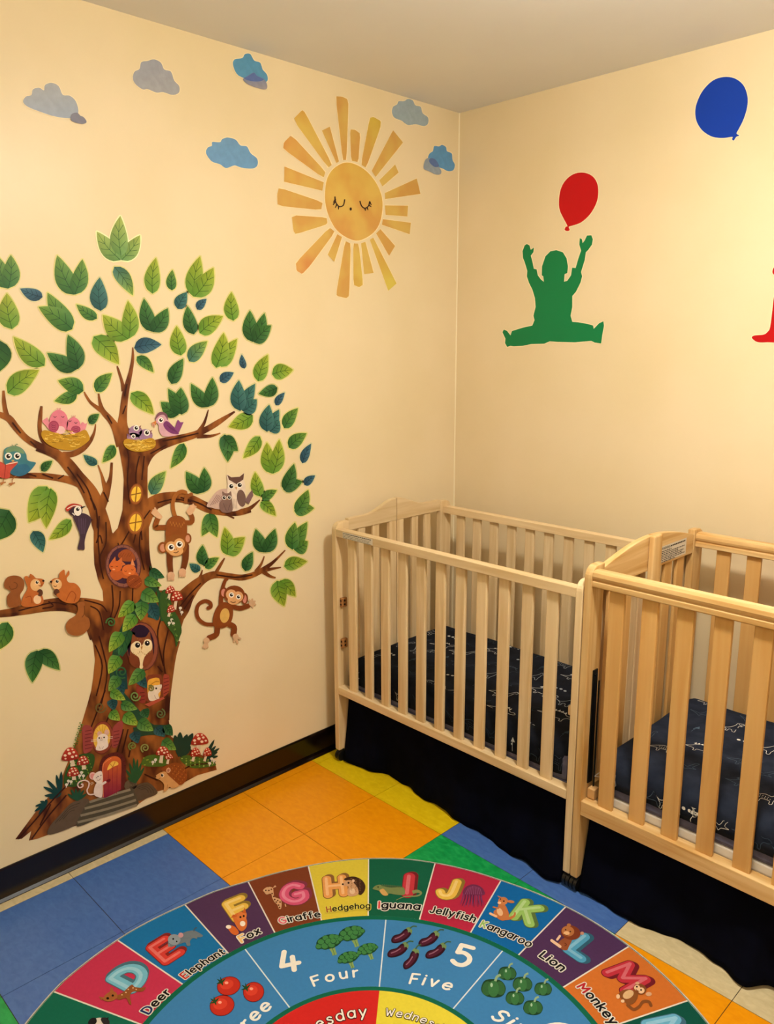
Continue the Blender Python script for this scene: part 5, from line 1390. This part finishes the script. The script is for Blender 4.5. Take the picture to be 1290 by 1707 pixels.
def cloud(fr, pts, col, grad, lab, base=LB, halo='f3dfb4', hw=2.2, over=None):
    s = Art('L', fr, base)
    s.line(pts, hw / FR[fr][2], halo, closed=True).blob(pts, col, grad=grad)
    if over: s.blob(over[0], over[1])
    tag(s.build('cloud_sticker'), lab, 'cloud sticker', 'cloud stickers')
cloud('K', [(103, 295), (115, 272), (140, 265), (146, 240), (175, 232), (196, 244), (201, 220), (230, 210), (262, 225), (281, 264), (312, 268), (340, 295), (350, 345), (320, 368), (250, 362), (180, 340), (125, 318)], 'a6a8ac', '9aa4b4', 'pale grey cloud sticker with a crinkled sheen, furthest from the sun')
cloud('K', [(315, 365), (323, 349), (345, 345), (358, 358), (373, 365), (386, 385), (370, 394), (345, 390), (320, 380)], '7f7e8c', '7a7888', 'tiny dark grey cloud sticker at the tail of the crinkled grey cloud', .0018, '7f7e8c', .5)
cloud('K', [(594, 190), (602, 160), (624, 148), (632, 118), (660, 112), (690, 105), (720, 120), (735, 150), (765, 160), (780, 200), (802, 225), (800, 255), (770, 264), (730, 252), (700, 254), (660, 238), (640, 240), (608, 218)], '9a9ca6', 'a2a2a6', 'grey cloud sticker between the crinkled grey cloud and the bright blue one')
cloud('K', [(1043, 130), (1050, 105), (1084, 99), (1096, 82), (1120, 81), (1138, 110), (1165, 120), (1176, 150), (1196, 175), (1194, 205), (1150, 205), (1090, 188), (1060, 170)], '5490b4', '5a94b8', 'bright blue cloud sticker at the ceiling line, above the blue-grey oval cloud')
cloud('K', [(1088, 195), (1105, 182), (1135, 165), (1150, 180), (1182, 195), (1195, 225), (1186, 239), (1150, 232), (1110, 216)], '6e7ea4', '9c9498', 'small greyish cloud sticker overlapping the bright blue cloud at the ceiling', .0018, '6e80a8', .5, ([(1092, 190), (1110, 180), (1136, 166), (1150, 180), (1180, 194), (1160, 204), (1120, 202)], '5a6ea6'))
cloud('K', [(922, 525), (930, 500), (948, 492), (950, 475), (984, 476), (995, 462), (1020, 455), (1055, 465), (1076, 490), (1105, 495), (1122, 525), (1151, 550), (1152, 580), (1130, 594), (1080, 590), (1050, 580), (1012, 592), (985, 575), (948, 562)], '6c96ba', '6a98c2', 'mid blue cloud sticker alone beside the sun, on its tree side')
cloud('S', [(808, 180), (815, 145), (840, 130), (850, 110), (884, 109), (910, 95), (940, 105), (956, 135), (990, 145), (1002, 185), (1036, 212), (1036, 250), (1010, 267), (960, 255), (912, 260), (885, 245), (868, 232), (824, 214)], '98a8b2', '9aabb4', 'grey-blue cloud sticker touching the ceiling between the sun and the corner')
cloud('S', [(1036, 470), (1046, 440), (1067, 424), (1075, 393), (1105, 395), (1125, 385), (1150, 400), (1156, 425), (1186, 440), (1191, 480), (1206, 512), (1195, 546), (1160, 551), (1128, 535), (1080, 520), (1050, 500)], '5c94c4', '5e96c8', 'blue cloud sticker nearest the room corner')
cloud('S', [(1008, 520), (1020, 480), (1045, 470), (1080, 490), (1100, 520), (1118, 552), (1110, 571), (1080, 570), (1040, 550), (1014, 540)], '8c9aa8', '97a2ae', 'small grey cloud sticker overlapping the blue cloud nearest the corner', .0018, '7c92ac', .6, ([(1045, 474), (1066, 470), (1090, 488), (1104, 520), (1080, 526), (1056, 510), (1042, 492)], '5a72a8'))

# ================================================================== STICKERS ON THE CRIB WALL
def vinylcut(name, fr, pts, col, lab, cat, sm, halo='f5e2b8', group=None, hw=2.4):
    s = Art('B', fr, LB, FLAT)
    s.line(pts, hw / FR[fr][2], halo, closed=True, sm=sm)
    s.poly(pts, col, sm=sm)
    return tag(s.build(name), lab, cat, group)
vinylcut('balloon_sticker', 'N', [(930, 240), (938, 195), (965, 140), (1010, 95), (1060, 78), (1110, 84), (1150, 115), (1169, 165), (1168, 215), (1152, 270), (1130, 315), (1119, 336), (1132, 346), (1118, 352), (1106, 369), (1098, 362), (1100, 352), (1060, 357), (1010, 352), (965, 325), (938, 285)], '0a3aa4', 'royal blue balloon sticker high on the crib wall', 'balloon sticker', True, group='balloon stickers')
vinylcut('balloon_sticker', 'N', [(307, 645), (314, 595), (335, 553), (372, 523), (415, 515), (455, 528), (480, 560), (487, 605), (478, 655), (450, 705), (410, 742), (372, 757), (352, 763), (356, 778), (345, 783), (333, 777), (338, 763), (345, 758), (325, 720), (310, 685)], 'bc0a14', 'red balloon sticker above the green child silhouette', 'balloon sticker', True, group='balloon stickers')
CH = [(150, 848), (160, 842), (172, 848), (178, 868), (193, 858), (190, 880), (178, 895), (185, 920), (192, 955), (205, 958), (210, 985), (225, 1005), (238, 1015), (235, 990), (228, 985), (229, 945), (245, 898), (268, 875), (295, 870), (325, 880), (342, 908), (348, 945), (345, 975), (333, 980), (330, 1015), (345, 1010), (362, 985), (367, 950), (383, 952), (395, 910), (408, 872), (400, 845), (402, 815), (412, 820), (415, 838), (425, 825), (435, 803), (455, 802), (462, 820), (458, 845), (440, 870), (430, 880), (425, 915), (408, 970), (413, 990), (405, 1020), (385, 1060), (368, 1080), (368, 1130), (360, 1170), (368, 1198), (395, 1200), (440, 1208), (463, 1215), (466, 1230), (490, 1205), (510, 1195), (513, 1215), (505, 1260), (500, 1297), (470, 1293), (455, 1285), (380, 1292), (300, 1290), (265, 1287), (240, 1298), (180, 1300), (140, 1308), (100, 1310), (85, 1308), (70, 1313), (60, 1295), (62, 1275), (48, 1245), (55, 1233), (70, 1240), (85, 1260), (92, 1240), (140, 1225), (185, 1215), (195, 1190), (190, 1170), (200, 1130), (197, 1090), (185, 1050), (170, 1020), (160, 990), (162, 965), (150, 925), (142, 905), (140, 875)]
vinylcut('child_silhouette_sticker', 'N', CH, '0b7a45', 'green child silhouette sticker sitting with arms raised under the red balloon', 'silhouette sticker', False)
vinylcut('child_silhouette_sticker', 'N', [(1189, 1272), (1196, 1262), (1212, 1259), (1244, 1256), (1262, 1243), (1272, 1225), (1280, 1170), (1290, 1085), (1305, 1030), (1300, 990), (1285, 978), (1285, 958), (1300, 940), (1325, 932), (1352, 924), (1362, 902), (1346, 880), (1345, 832), (1370, 796), (1410, 790), (1442, 816), (1446, 860), (1430, 890), (1426, 906), (1456, 926), (1474, 962), (1520, 985), (1526, 1004), (1470, 1006), (1446, 990), (1436, 1060), (1430, 1110), (1436, 1180), (1446, 1255), (1478, 1272), (1476, 1292), (1400, 1290), (1375, 1200), (1345, 1110), (1330, 1180), (1318, 1260), (1310, 1290), (1262, 1292), (1215, 1291)], 'b40a10', 'red child silhouette sticker stepping in at the edge of the crib wall', 'silhouette sticker', True)
# ================================================================== THE RUG
RC = (1.1735, -1.6015); RO, RI_, RD = .797, .5505, .3055
RESID = [(-190, 0), (-172, .014), (-158, .022), (-140, .006), (-120, 0), (90, 0), (107, -.004), (118, .004), (128, .010), (140, .006), (152, -.004), (163, -.008), (176, 0)]
def redge(deg):
    d = deg % 360
    pts = sorted(((a % 360), r) for a, r in RESID)
    pts = [(pts[-1][0] - 360, pts[-1][1])] + pts + [(pts[0][0] + 360, pts[0][1])]
    for (a, ra), (b, rb) in zip(pts, pts[1:]):
        if a <= d <= b: return RO + ra + (rb - ra) * (d - a) / max(b - a, 1e-6)
    return RO
def pol(deg, r): return (RC[0] + r * math.cos(math.radians(deg)), RC[1] + r * math.sin(math.radians(deg)))
bm = bmesh.new()
NR = 180
edge = noisy('rug_edge_thread', 'a8a49c', 'c4c0b8', nscale=60, rough=0.9, spec=0.05)
back = plain('rug_backing', '1c1a1c', 0.95, 0.05)
green = printed('rug_ground', rough=0.85, spec=0.1, amount=0.1, weave=0.3)
top = [bm.verts.new((*pol(i * 360 / NR, redge(i * 360 / NR) - .006), RUG_TOP - .0004)) for i in range(NR)]
o1 = [bm.verts.new((*pol(i * 360 / NR, redge(i * 360 / NR) - .002), RUG_TOP - .001)) for i in range(NR)]
o2 = [bm.verts.new((*pol(i * 360 / NR, redge(i * 360 / NR)), RUG_TOP - .004)) for i in range(NR)]
o3 = [bm.verts.new((*pol(i * 360 / NR, redge(i * 360 / NR) - .002), .0004)) for i in range(NR)]
f = bm.faces.new(top); f.material_index = 1
for A_, B_, mi in ((top, o1, 0), (o1, o2, 0), (o2, o3, 2)):
    for i in range(NR):
        bm.faces.new((A_[i], A_[(i + 1) % NR], B_[(i + 1) % NR], B_[i])).material_index = mi
bm.faces.new(list(reversed(o3))).material_index = 2
ground = plain('rug_green_ground', '0f5e46', 0.85, 0.1)
rug = bm_obj('alphabet_rug', bm, [edge, ground, back])
tag(rug, 'round alphabet and number rug lying on the coloured tiles', 'rug')
def sector(art, a0, a1, r0, r1, col, gap=.0016):
    n = max(2, int(abs(a1 - a0) / 2)); P = []
    for i in range(n + 1):
        a = a0 + (a1 - a0) * i / n
        ga = math.degrees(gap / max(r0, .05)) * (1 - 2 * i / n); gb = math.degrees(gap / r1) * (1 - 2 * i / n)
        P += [pol(a + (ga if a1 > a0 else -ga), r0), pol(a + (gb if a1 > a0 else -gb), (redge(a) - (RO - r1)) if r1 > .7 else r1)]
    art.tris(P, [q for i in range(n) for q in ((2 * i, 2 * i + 1, 2 * i + 3), (2 * i, 2 * i + 3, 2 * i + 2))], [col] * len(P))
R0 = -.0001
vis = [65.5, 79.5, 93.7, 107.9, 122.4, 136.7, 149.7, 162.8, 176.2, 190.1, 203.8]     # dividers between N|M ... D|C
div = list(reversed(vis))                                             # clockwise from C|D
rest = 16
span = (65.5 - (203.8 - 360)) / rest
div2 = [65.5 - span * (k + 1) for k in range(rest - 1)]
angs = div + div2                                                     # panel k lies between angs[k] and angs[k+1]
PC = {'D': 'b8304e', 'E': '1a6aa0', 'F': '4c3050', 'G': '74381e', 'H': 'cdb83a', 'I': '12583e', 'J': 'a8243e', 'K': '0f5e9c', 'L': '482c50', 'M': 'c06828', 'N': '0a4a3c', 'C': '12604a'}
cyc = ['b8304e', '1a6aa0', '4c3050', '74381e', 'cdb83a', '12583e', 'a8243e', '0f5e9c', '482c50', 'c06828']
def arc_place(txt, i0, p0, i1, p1, gap, squash):
    """word running round the rug: letter i0 begins at p0, letter i1 ends at p1 (plane metres, on the base line)"""
    lay, tot = layout_word(txt, gap)
    x0 = lay[i0][1]; x1 = lay[i1][1] + lay[i1][2]
    def pc(p): return math.atan2(p[1] - RC[1], p[0] - RC[0]), math.hypot(p[0] - RC[0], p[1] - RC[1])
    a0, r0 = pc(p0); a1, r1 = pc(p1)
    if a1 - a0 > math.pi: a1 -= 2 * math.pi
    if a0 - a1 > math.pi: a0 -= 2 * math.pi
    rm = (r0 + r1) / 2
    k = abs(a1 - a0) * rm / (x1 - x0)
    def place(x, y):
        t = (x - x0) / (x1 - x0); t2 = min(max(t, -.2), 1.2)
        a = a0 + (a1 - a0) * t; r = r0 + (r1 - r0) * t2 + y * k * squash
        return (RC[0] + r * math.cos(a), RC[1] + r * math.sin(a))
    return place, k
def fpx(fr, x, y):
    F_ = FR[fr]; v = rug_f(F_[0] + x * F_[2], F_[1] + y * F_[2]); return (v.x, v.y)
names = 'DEFGHIJKLMNOPQRSTUVWXYZABC'
LET = {'D': ('R1', 480, 372, '6fb0c8'), 'E': ('R1', 705, 205, 'c83a32'), 'F': ('R', 752, 255, 'dcb24a'), 'G': ('RG', 515, 310, 'c85070'), 'H': ('RG', 870, 245, 'd89450'), 'I': ('RI', 366, 235, 'b4323a'), 'J': ('RI', 706, 265, 'd8ae48'), 'K': ('RK', 458, 268, '8cb25c'), 'L': ('RK', 935, 565, '4a92b4'), 'M': ('RM', 592, 355, 'b02c38'), 'N': ('RM', 940, 815, '62a4c4')}
SQ = {'D': 1.0, 'F': 1.0, 'L': .95, 'H': 1.25, 'K': 1.15, 'E': 1.1, 'J': 1.1, 'G': 1.05}
WORD = {'D': ('Deer', 'R1', 600, 612, 738, 478, '1e2a5a'), 'E': ('Elephant', 'R1', 832, 388, 1082, 228, 'b42a2a'), 'F': ('Fox', 'R', 764, 381, 833, 347, 'e8b870'), 'G': ('Giraffe', 'RG', 402, 572, 742, 512, 'd86070'), 'H': ('Hedgehog', 'RG', 803, 472, 1168, 438, '9a4a2c'), 'I': ('Iguana', 'RI', 112, 436, 456, 450, 'd03a3a'), 'J': ('Jellyfish', 'RI', 548, 474, 926, 556, '241c14'), 'K': ('Kangaroo', 'RK', 52, 388, 470, 566, '8cb25c'), 'L': ('Lion', 'RK', 562, 646, 744, 770, '181818'), 'M': ('Monkey', 'RM', 166, 446, 452, 768, 'a8242c')}
def animal(a, k):
    e = a.eye
    if k == 'D':
        a.fr('R1').blob([(392, 500), (440, 470), (490, 425), (512, 440), (560, 445), (582, 440), (560, 468), (500, 470), (480, 500), (490, 548), (476, 548), (456, 510), (410, 522)], '8a4e26').blob([(312, 520), (325, 490), (360, 468), (394, 476), (398, 510), (360, 530), (330, 530)], '9a5a2e').poly([(322, 510), (284, 500), (300, 524)], '9a5a2e').poly([(350, 476), (364, 438), (380, 472)], '9a5a2e').ell(340, 512, 9, 8, '1c100c').ell(372, 494, 7, 7, '1c100c')
        for q in ((430, 490), (455, 475), (470, 455), (500, 446), (520, 456)): a.ell(q[0], q[1], 5, 4, 'e2b884', n=8)
    elif k == 'E':
        a.fr('R1').blob([(720, 165), (740, 130), (780, 112), (810, 100), (850, 86), (890, 84), (940, 112), (930, 124), (905, 126), (905, 136), (880, 130), (860, 150), (862, 176), (842, 180), (830, 158), (790, 170), (770, 178), (735, 186)], '6a747c').ell(760, 140, 40, 34, '88929a').ell(802, 112, 16, 16, 'b88a90').line([(884, 88), (890, 70), (904, 64)], 6, '4a525a').line([(726, 170), (730, 186)], 12, '78828a').ell(754, 136, 6, 6, '14141a').ell(776, 152, 5, 5, '14141a')
    elif k == 'F':
        a.fr('R').blob([(708, 322), (722, 318), (740, 326), (752, 345), (740, 355), (722, 345)], 'c8622a').ell(714, 324, 10, 7, 'ece0d0').blob([(730, 290), (748, 272), (770, 280), (782, 300), (780, 325), (764, 340), (748, 330)], 'ca6a30').blob([(744, 290), (752, 270), (764, 268), (780, 272), (778, 294), (764, 304), (750, 300)], 'd0743a').poly([(764, 272), (774, 252), (780, 274)], 'c05c26').poly([(722, 292), (730, 278), (748, 284)], 'c05c26').ell(766, 312, 10, 10, 'ece0d0').ell(758, 288, 4, 4, '1c100c').ell(770, 284, 4, 4, '1c100c')
    elif k == 'G':
        a.fr('RG').blob([(250, 282), (270, 262), (300, 252), (334, 262), (340, 300), (350, 340), (400, 360), (410, 400), (404, 440), (386, 440), (372, 405), (350, 385), (330, 350), (318, 312), (280, 318), (262, 300)], 'c89a70').poly([(330, 264), (354, 238), (364, 252)], 'c89a70').line([(296, 256), (286, 238)], 7, '6a3a20').line([(312, 252), (318, 236)], 7, '6a3a20')
        for q in ((300, 284), (322, 274), (328, 310), (342, 336), (350, 362), (376, 370), (396, 384), (384, 410), (392, 430), (364, 384)): a.ell(q[0], q[1], 8, 7, '5a2c18', n=7)
        a.ell(274, 284, 6, 6, '1c100c').line([(440, 400), (446, 424)], 9, 'c89a70')
    elif k == 'H':
        a.fr('RG').blob([(945, 190), (985, 168), (1040, 165), (1096, 190), (1128, 236), (1124, 285), (1090, 322), (1060, 300), (1020, 220)], '3c2416').blob([(934, 232), (960, 200), (1010, 196), (1032, 220), (1062, 260), (1070, 310), (1030, 332), (985, 330), (975, 290), (985, 250), (950, 246)], 'c4946c').ell(985, 218, 9, 9, '1c100c').ell(936, 230, 8, 8, '1c100c').ell(1026, 200, 12, 12, 'd8b090').ell(1018, 290, 24, 26, 'd8b490')
        for i in range(26): a.line([(1000 + (i * 37) % 110, 180 + (i * 23) % 110), (1012 + (i * 37) % 110, 186 + (i * 23) % 110)], 4, '7a5436', sm=False)
    elif k == 'I':
        a.fr('RI').line([(400, 300, 30), (440, 290, 26), (474, 306, 18), (440, 330, 12), (330, 338, 8), (260, 366, 4)], None, '7a8454').blob([(58, 268), (80, 244), (120, 234), (150, 248), (220, 258), (320, 256), (330, 320), (250, 318), (200, 310), (180, 328), (150, 322), (120, 290), (80, 278)], '6f7c4a').blob([(116, 286), (146, 268), (170, 290), (190, 322), (150, 326)], 'c49a58').ell(104, 254, 6, 6, '14180c')
        for i in range(11): a.poly([(130 + i * 17, 246 + i), (140 + i * 17, 226 + i * 1.5), (148 + i * 17, 250 + i)], '4c5c38')
    elif k == 'J':
        a.fr('RI')
        for i in range(13):
            x = 840 + i * 13
            a.line([(x, 300, 14), (x - 8 + (i * 7) % 16, 350, 12), (x + (i - 6) * 4 - 6, 405 + (i * 11) % 26, 5)], None, '5a2040' if i % 2 else '74305a')
        a.blob([(834, 310), (850, 262), (900, 234), (960, 238), (1006, 270), (1022, 316), (980, 326), (900, 322)], '6a2848')
        for i in range(9): a.line([(852 + i * 18, 318), (880 + i * 12, 244 + abs(i - 4) * 4)], 4, '8e4a72', sm=False)
    elif k == 'K':
        a.fr('RK').line([(235, 320, 26), (300, 318, 24), (345, 295, 20), (352, 265, 14)], None, 'b46c3c').blob([(168, 262), (200, 230), (214, 196), (250, 190), (278, 220), (300, 280), (288, 322), (240, 336), (190, 306)], 'b46c3c').ell(222, 262, 24, 36, 'dcae84', rot=-25).cap([(190, 300), (140, 276)], 20, 'dcae84', sm=False).cap([(210, 232), (166, 220)], 12, 'b46c3c', sm=False).ell(250, 168, 42, 34, 'bc7444').poly([(216, 140), (200, 122), (236, 134)], 'bc7444').ell(316, 174, 32, 12, 'bc7444', rot=8).ell(218, 184, 16, 11, 'e0b48c').ell(256, 170, 7, 7, '1c100c').ell(228, 152, 6, 6, '1c100c')
    elif k == 'L':
        a.fr('RK').blob([(718, 546), (752, 500), (800, 480), (842, 500), (816, 560), (800, 590), (762, 588)], '8a4a2a').ell(832, 440, 86, 62, '74341c', rot=12).cap([(668, 508), (740, 560)], 24, 'e0b898', sm=False).cap([(716, 500), (738, 470)], 20, 'e0b898', sm=False).ell(808, 428, 54, 44, 'a8683a', rot=12).ell(796, 446, 26, 18, 'd8a878').ell(816, 376, 18, 14, 'a8683a').ell(930, 446, 16, 14, 'b8846a').ell(788, 416, 6, 6, '1c100c').ell(828, 432, 6, 6, '1c100c').line([(772, 452), (792, 464), (812, 462)], 5, '4a1c10').line([(780, 530), (796, 545), (778, 556)], 6, '5a2414')
    elif k == 'M':
        a.fr('RM').cap([(600, 600), (650, 636), (700, 610), (730, 570), (780, 570), (800, 604)], 26, '7a4620').blob([(520, 510), (560, 470), (630, 466), (686, 500), (676, 552), (640, 590), (596, 592), (560, 560)], '7e4a22').ell(604, 508, 50, 34, 'd0a878', rot=-30).ell(704, 462, 58, 46, '7a4420', rot=18).ell(680, 450, 26, 24, 'deb890').ell(716, 474, 28, 26, 'deb890').ell(682, 412, 18, 12, 'c89a74').ell(780, 505, 26, 18, 'c89a74').ell(678, 442, 8, 8, '1c100c').ell(714, 470, 8, 8, '1c100c').line([(668, 462), (684, 478), (700, 480)], 5, '5a2c14').ell(516, 526, 16, 20, 'deb890').ell(556, 566, 16, 14, 'deb890')
for k, ch in enumerate(names):
    a0, a1 = angs[k], (angs[k + 1] if k + 1 < len(angs) else angs[0] - 360)
    a = Art('R', 'P', R0, RUGINK)
    sector(a, a0 if a0 > a1 else a1, a1 if a0 > a1 else a0, RI_ + .004, RO - .008, 'd8d0c4', 0)
    sector(a, max(a0, a1), min(a0, a1), RI_ + .004, RO - .0085, PC.get(ch, cyc[k % 10]), .0018)
    pan = a.build('alphabet_panel', rug)
    if ch == 'C':
        an = Art('F', 'R1', .0011, RUGINK)
        an.ell(290, 690, 62, 56, 'cfc6bc').blob([(215, 668), (232, 640), (262, 636), (270, 662), (240, 690)], '1c1a1c').blob([(296, 640), (330, 634), (352, 660), (340, 690), (310, 672)], '2a2628').poly([(330, 640), (346, 628), (342, 650)], '1c1a1c')
        an.build('animal', pan)
    if ch in LET:
        pan['label'] = 'rug panel of the letter ' + ch
        fr, lx, ly, col = LET[ch]
        th = (a0 + a1) / 2
        F_ = FR[fr]; c3 = rug_f(F_[0] + lx * F_[2], F_[1] + ly * F_[2])
        wd_ = layout_word(ch)[1]; kk = {'I': .074}.get(ch, .070)
        tl = math.radians(th - 90)
        ur, uu = (math.cos(tl), math.sin(tl)), (-math.sin(tl), math.cos(tl))
        wx = {'D': 1.05, 'H': 1.0, 'M': 1.05}.get(ch, 1.1)
        def place(x, y, ox=0, oy=0):
            x = (x - wd_ / 2) * kk * wx + ox; y = (y - .5) * kk + oy
            return (c3.x + x * ur[0] + y * uu[0], c3.y + x * ur[1] + y * uu[1])
        g_ = Art('R', 'P', .0004, RUGINK); sw = {'I': .44, 'M': .34, 'E': .34, 'H': .36}.get(ch, .38); dk = mixh(col, '000000', .40)
        for q in (1.0, .66, .33): stroke_word(g_, ch, lambda x, y: place(x, y, .007 * q, .005 * q), kk, sw + .06, dk)
        stroke_word(g_, ch, place, kk, sw + .06, dk)
        stroke_word(g_, ch, place, kk, sw, col)
        stroke_word(g_, ch, lambda x, y: place(x, y, -.002, .0022), kk, sw * .34, mixh(col, 'ffffff', .25))
        tag(g_.build('letter', pan), 'letter ' + ch)
        if ch != 'N':
            an = Art('F', 'R', .0011, RUGINK); animal(an, ch); an.build('animal', pan)
            w, fr, xa, ya, xb, yb, c1 = WORD[ch]
            tx = Art('R', 'P', .0014, RUGINK)
            pl, k_ = arc_place(w, 0, fpx(fr, xa, ya), len(w) - 1, fpx(fr, xb, yb), .31, SQ.get(ch, 1.0))
            stroke_word(tx, w, pl, k_, .44, 'd8d2c6' if ch != 'H' else 'd6c850', gap=.31)
            stroke_word(tx, w, pl, k_, .21, '141113', first=c1, gap=.31)
            tag(tx.build('word', pan), 'word ' + w)
# number ring
ndiv = [208.0, 172.0, 131.7, 97.7]; step = (97.7 - (208.0 - 360)) / 7
ndiv += [97.7 - step * (i + 1) for i in range(6)]
for i in range(10):
    a0 = ndiv[i]; a1 = ndiv[i + 1] if i + 1 < 10 else ndiv[0] - 360
    a = Art('R', 'P', R0, RUGINK)
    sector(a, a0, a1, RD + .008, RI_ - .010, 'cdd6da', 0)
    sector(a, a0, a1, RD + .008, RI_ - .010, '3a78ac', .0016)
    pan = a.build('number_panel', rug)
    def px(fr, x, y):
        F_ = FR[fr]; v = rug_f(F_[0] + x * F_[2], F_[1] + y * F_[2]); return (v.x, v.y)
    def numeral(ch, fr, x, y, h, turn=0):
        c = px(fr, x, y); wd_ = layout_word(ch)[1]
        t = math.radians((a0 + a1) / 2 - 90 + turn); ur, uu = (math.cos(t), math.sin(t)), (-math.sin(t), math.cos(t))
        q = Art('R', 'P', .0004, RUGINK)
        stroke_word(q, ch, lambda x, y: (c[0] + (x - wd_ / 2) * h * ur[0] + (y - .5) * h * uu[0], c[1] + (x - wd_ / 2) * h * ur[1] + (y - .5) * h * uu[1]), h, .20, 'e6e0d4')
        tag(q.build('numeral', pan), 'numeral ' + ch)
    def word(w, i0, A, B, gap=.42, sq=1.0):
        q = Art('R', 'P', .0010, RUGINK); pl, k_ = arc_place(w, i0, A, len(w) - 1, B, gap, sq)
        stroke_word(q, w, pl, k_, .19, 'e6e4dc', gap=gap)
        tag(q.build('word', pan), 'word ' + w)
    if i == 0:
        word('Three', 3, px('R2', 30, 932), px('R2', 176, 806), .36)
        for (x, y, rx, ry) in ((1105, 432, 72, 56), (1063, 556, 76, 62), (1262, 470, 64, 60)):
            q = Art('F', 'R1', .0005, RUGINK); q.ell(x, y, rx + 4, ry + 4, '5a1410', rot=-15).ell(x, y, rx, ry, 'b42c1e', rot=-15).ell(x - 12, y - 10, rx * .6, ry * .55, 'c83c28', rot=-15).ell(x - 14, y - 20, 12, 9, 'e89a84', n=10)
            for dx, dy in ((-30, -22), (-8, -34), (24, -26), (-34, 8), (6, 20)): q.line([(x - 44, y - 22, 12), (x - 44 + dx * .6, y - 22 + dy * .6, 9), (x - 44 + dx, y - 22 + dy, 2)], None, '1f4420')
            q.build('tomato', pan)
    if i == 1:
        numeral('4', 'R2', 335, 385, .066, 0); word('Four', 0, px('R2', 558, 612), px('R2', 945, 528), .55, .95)
        for (x, y, k) in ((690, 215, 1.0), (890, 140, 1.0), (1035, 280, .78), (862, 355, .80)):
            q = Art('F', 'R2', .0005, RUGINK)
            q.line([(x + 20 * k, y + 40 * k, 60 * k), (x + 42 * k, y + 90 * k, 40 * k), (x + 52 * k, y + 120 * k, 44 * k)], None, '7e9a58').line([(x + 30 * k, y + 60 * k), (x + 50 * k, y + 118 * k)], 5, '4c6a38')
            q.ell(x, y, 118 * k, 64 * k, '163c22', rot=-14)
            for (u, v, r) in ((-92, 34, 30), (-70, -4, 34), (-30, -34, 32), (-36, 38, 36), (0, 2, 38), (30, -38, 32), (24, 34, 36), (68, -32, 26), (66, 8, 34), (100, -6, 24), (40, 2, 30)):
                q.ell(x + u * k, y + v * k - u * .12 * k, r * k, r * .85 * k, '1f4a2a').ell(x + u * k - 2, y + v * k - u * .12 * k - 3, r * .82 * k, r * .68 * k, '3c7840')
            q.build('broccoli', pan)
    if i == 2:
        numeral('5', 'R3', 575, 238, .066, 0); word('Five', 0, px('R3', 238, 416), px('R3', 488, 460), .50, 1.0)
        for (x, y, t) in ((184, 120, 0), (356, 142, 0), (160, 212, 2), (400, 218, 0), (246, 270, -24)):
            q = Art('F', 'R3', .0005, RUGINK); ca, sa = math.cos(math.radians(t)), math.sin(math.radians(t))
            def Rr(p): return (x + p[0] * ca - p[1] * sa, y + p[0] * sa + p[1] * ca)
            q.blob([Rr(p) for p in ((-62, 16), (-44, -8), (-6, -20), (22, -46), (52, -52), (68, -34), (56, -4), (24, 24), (-22, 40), (-56, 38))], '2c101c').blob([Rr(p) for p in ((-52, 18), (-36, 0), (0, -14), (26, -34), (46, -38), (50, -18), (20, 10), (-22, 30), (-46, 32))], '4a1a2c').line([Rr((-40, 14)), Rr((-10, 2)), Rr((20, -18))], 7, '8a5a6c')
            q.poly([Rr(p) for p in ((30, -54), (52, -62), (72, -40), (66, -16), (56, -30), (44, -26), (42, -42))], '6a8454').line([Rr((56, -52)), Rr((76, -66)), Rr((100, -64))], 8, '3c5a3a')
            q.build('eggplant', pan)
    if i == 3:
        word('Six', 0, px('R3', 752, 636), px('R3', 935, 735), .45, 1.0); numeral('6', 'R3', 1165, 712, .070, 0)
        for (x, y, k) in ((856, 352, .74), (768, 446, 1.0), (952, 420, .80), (1082, 450, .72), (904, 508, .76), (1018, 568, .80)):
            q = Art('F', 'R3', .0005, RUGINK)
            q.blob([(x - 78 * k, y + 10 * k), (x - 60 * k, y - 44 * k), (x - 10 * k, y - 58 * k), (x + 50 * k, y - 46 * k), (x + 78 * k, y), (x + 60 * k, y + 46 * k), (x + 10 * k, y + 60 * k), (x - 50 * k, y + 48 * k)], '1c3c24')
            q.ell(x - 40 * k, y + 2, 32 * k, 46 * k, '2f5c34', rot=12).ell(x + 42 * k, y, 30 * k, 44 * k, '2f5c34', rot=-12).ell(x, y + 4, 34 * k, 52 * k, '366a3c').ell(x - 12 * k, y - 20 * k, 8 * k, 14 * k, '9ab89a', n=10)
            q.line([(x + 12 * k, y - 44 * k), (x + 22 * k, y - 72 * k), (x + 46 * k, y - 84 * k)], 16 * k, '8aa47c')
            q.build('green_pepper', pan)
# days in the middle
dc = ['c02420', 'd8c83c', '2a7a4a', 'c86a28', '5a3468', '2a6aa0', 'b83a5a']
for i in range(7):
    a0 = 131.5 + 51.43 - 51.43 * i
    a = Art('R', 'P', R0, RUGINK); sector(a, a0, a0 - 51.43, .02, RD - .004, dc[i], 0); pan = a.build('day_panel', rug)
    if i == 0:
        q = Art('R', 'P', .0008, RUGINK); pl, k_ = arc_place('Tuesday', 3, px('R2', 690, 958), 6, px('R2', 1020, 884), .42, 1.1)
        stroke_word(q, 'Tuesday', pl, k_, .30, '241012', gap=.42); stroke_word(q, 'Tuesday', pl, k_, .16, 'e8e0d4', gap=.42); tag(q.build('word', pan), 'word Tuesday')
    if i == 1:
        q = Art('R', 'P', .0008, RUGINK); pl, k_ = arc_place('Wednesday', 0, px('R3', 86, 620), 5, px('R3', 372, 690), .36, 1.0)
        stroke_word(q, 'Wednesday', pl, k_, .30, '2c2418', gap=.36); stroke_word(q, 'Wednesday', pl, k_, .15, 'e8e0d4', gap=.36); tag(q.build('word', pan), 'word Wednesday')
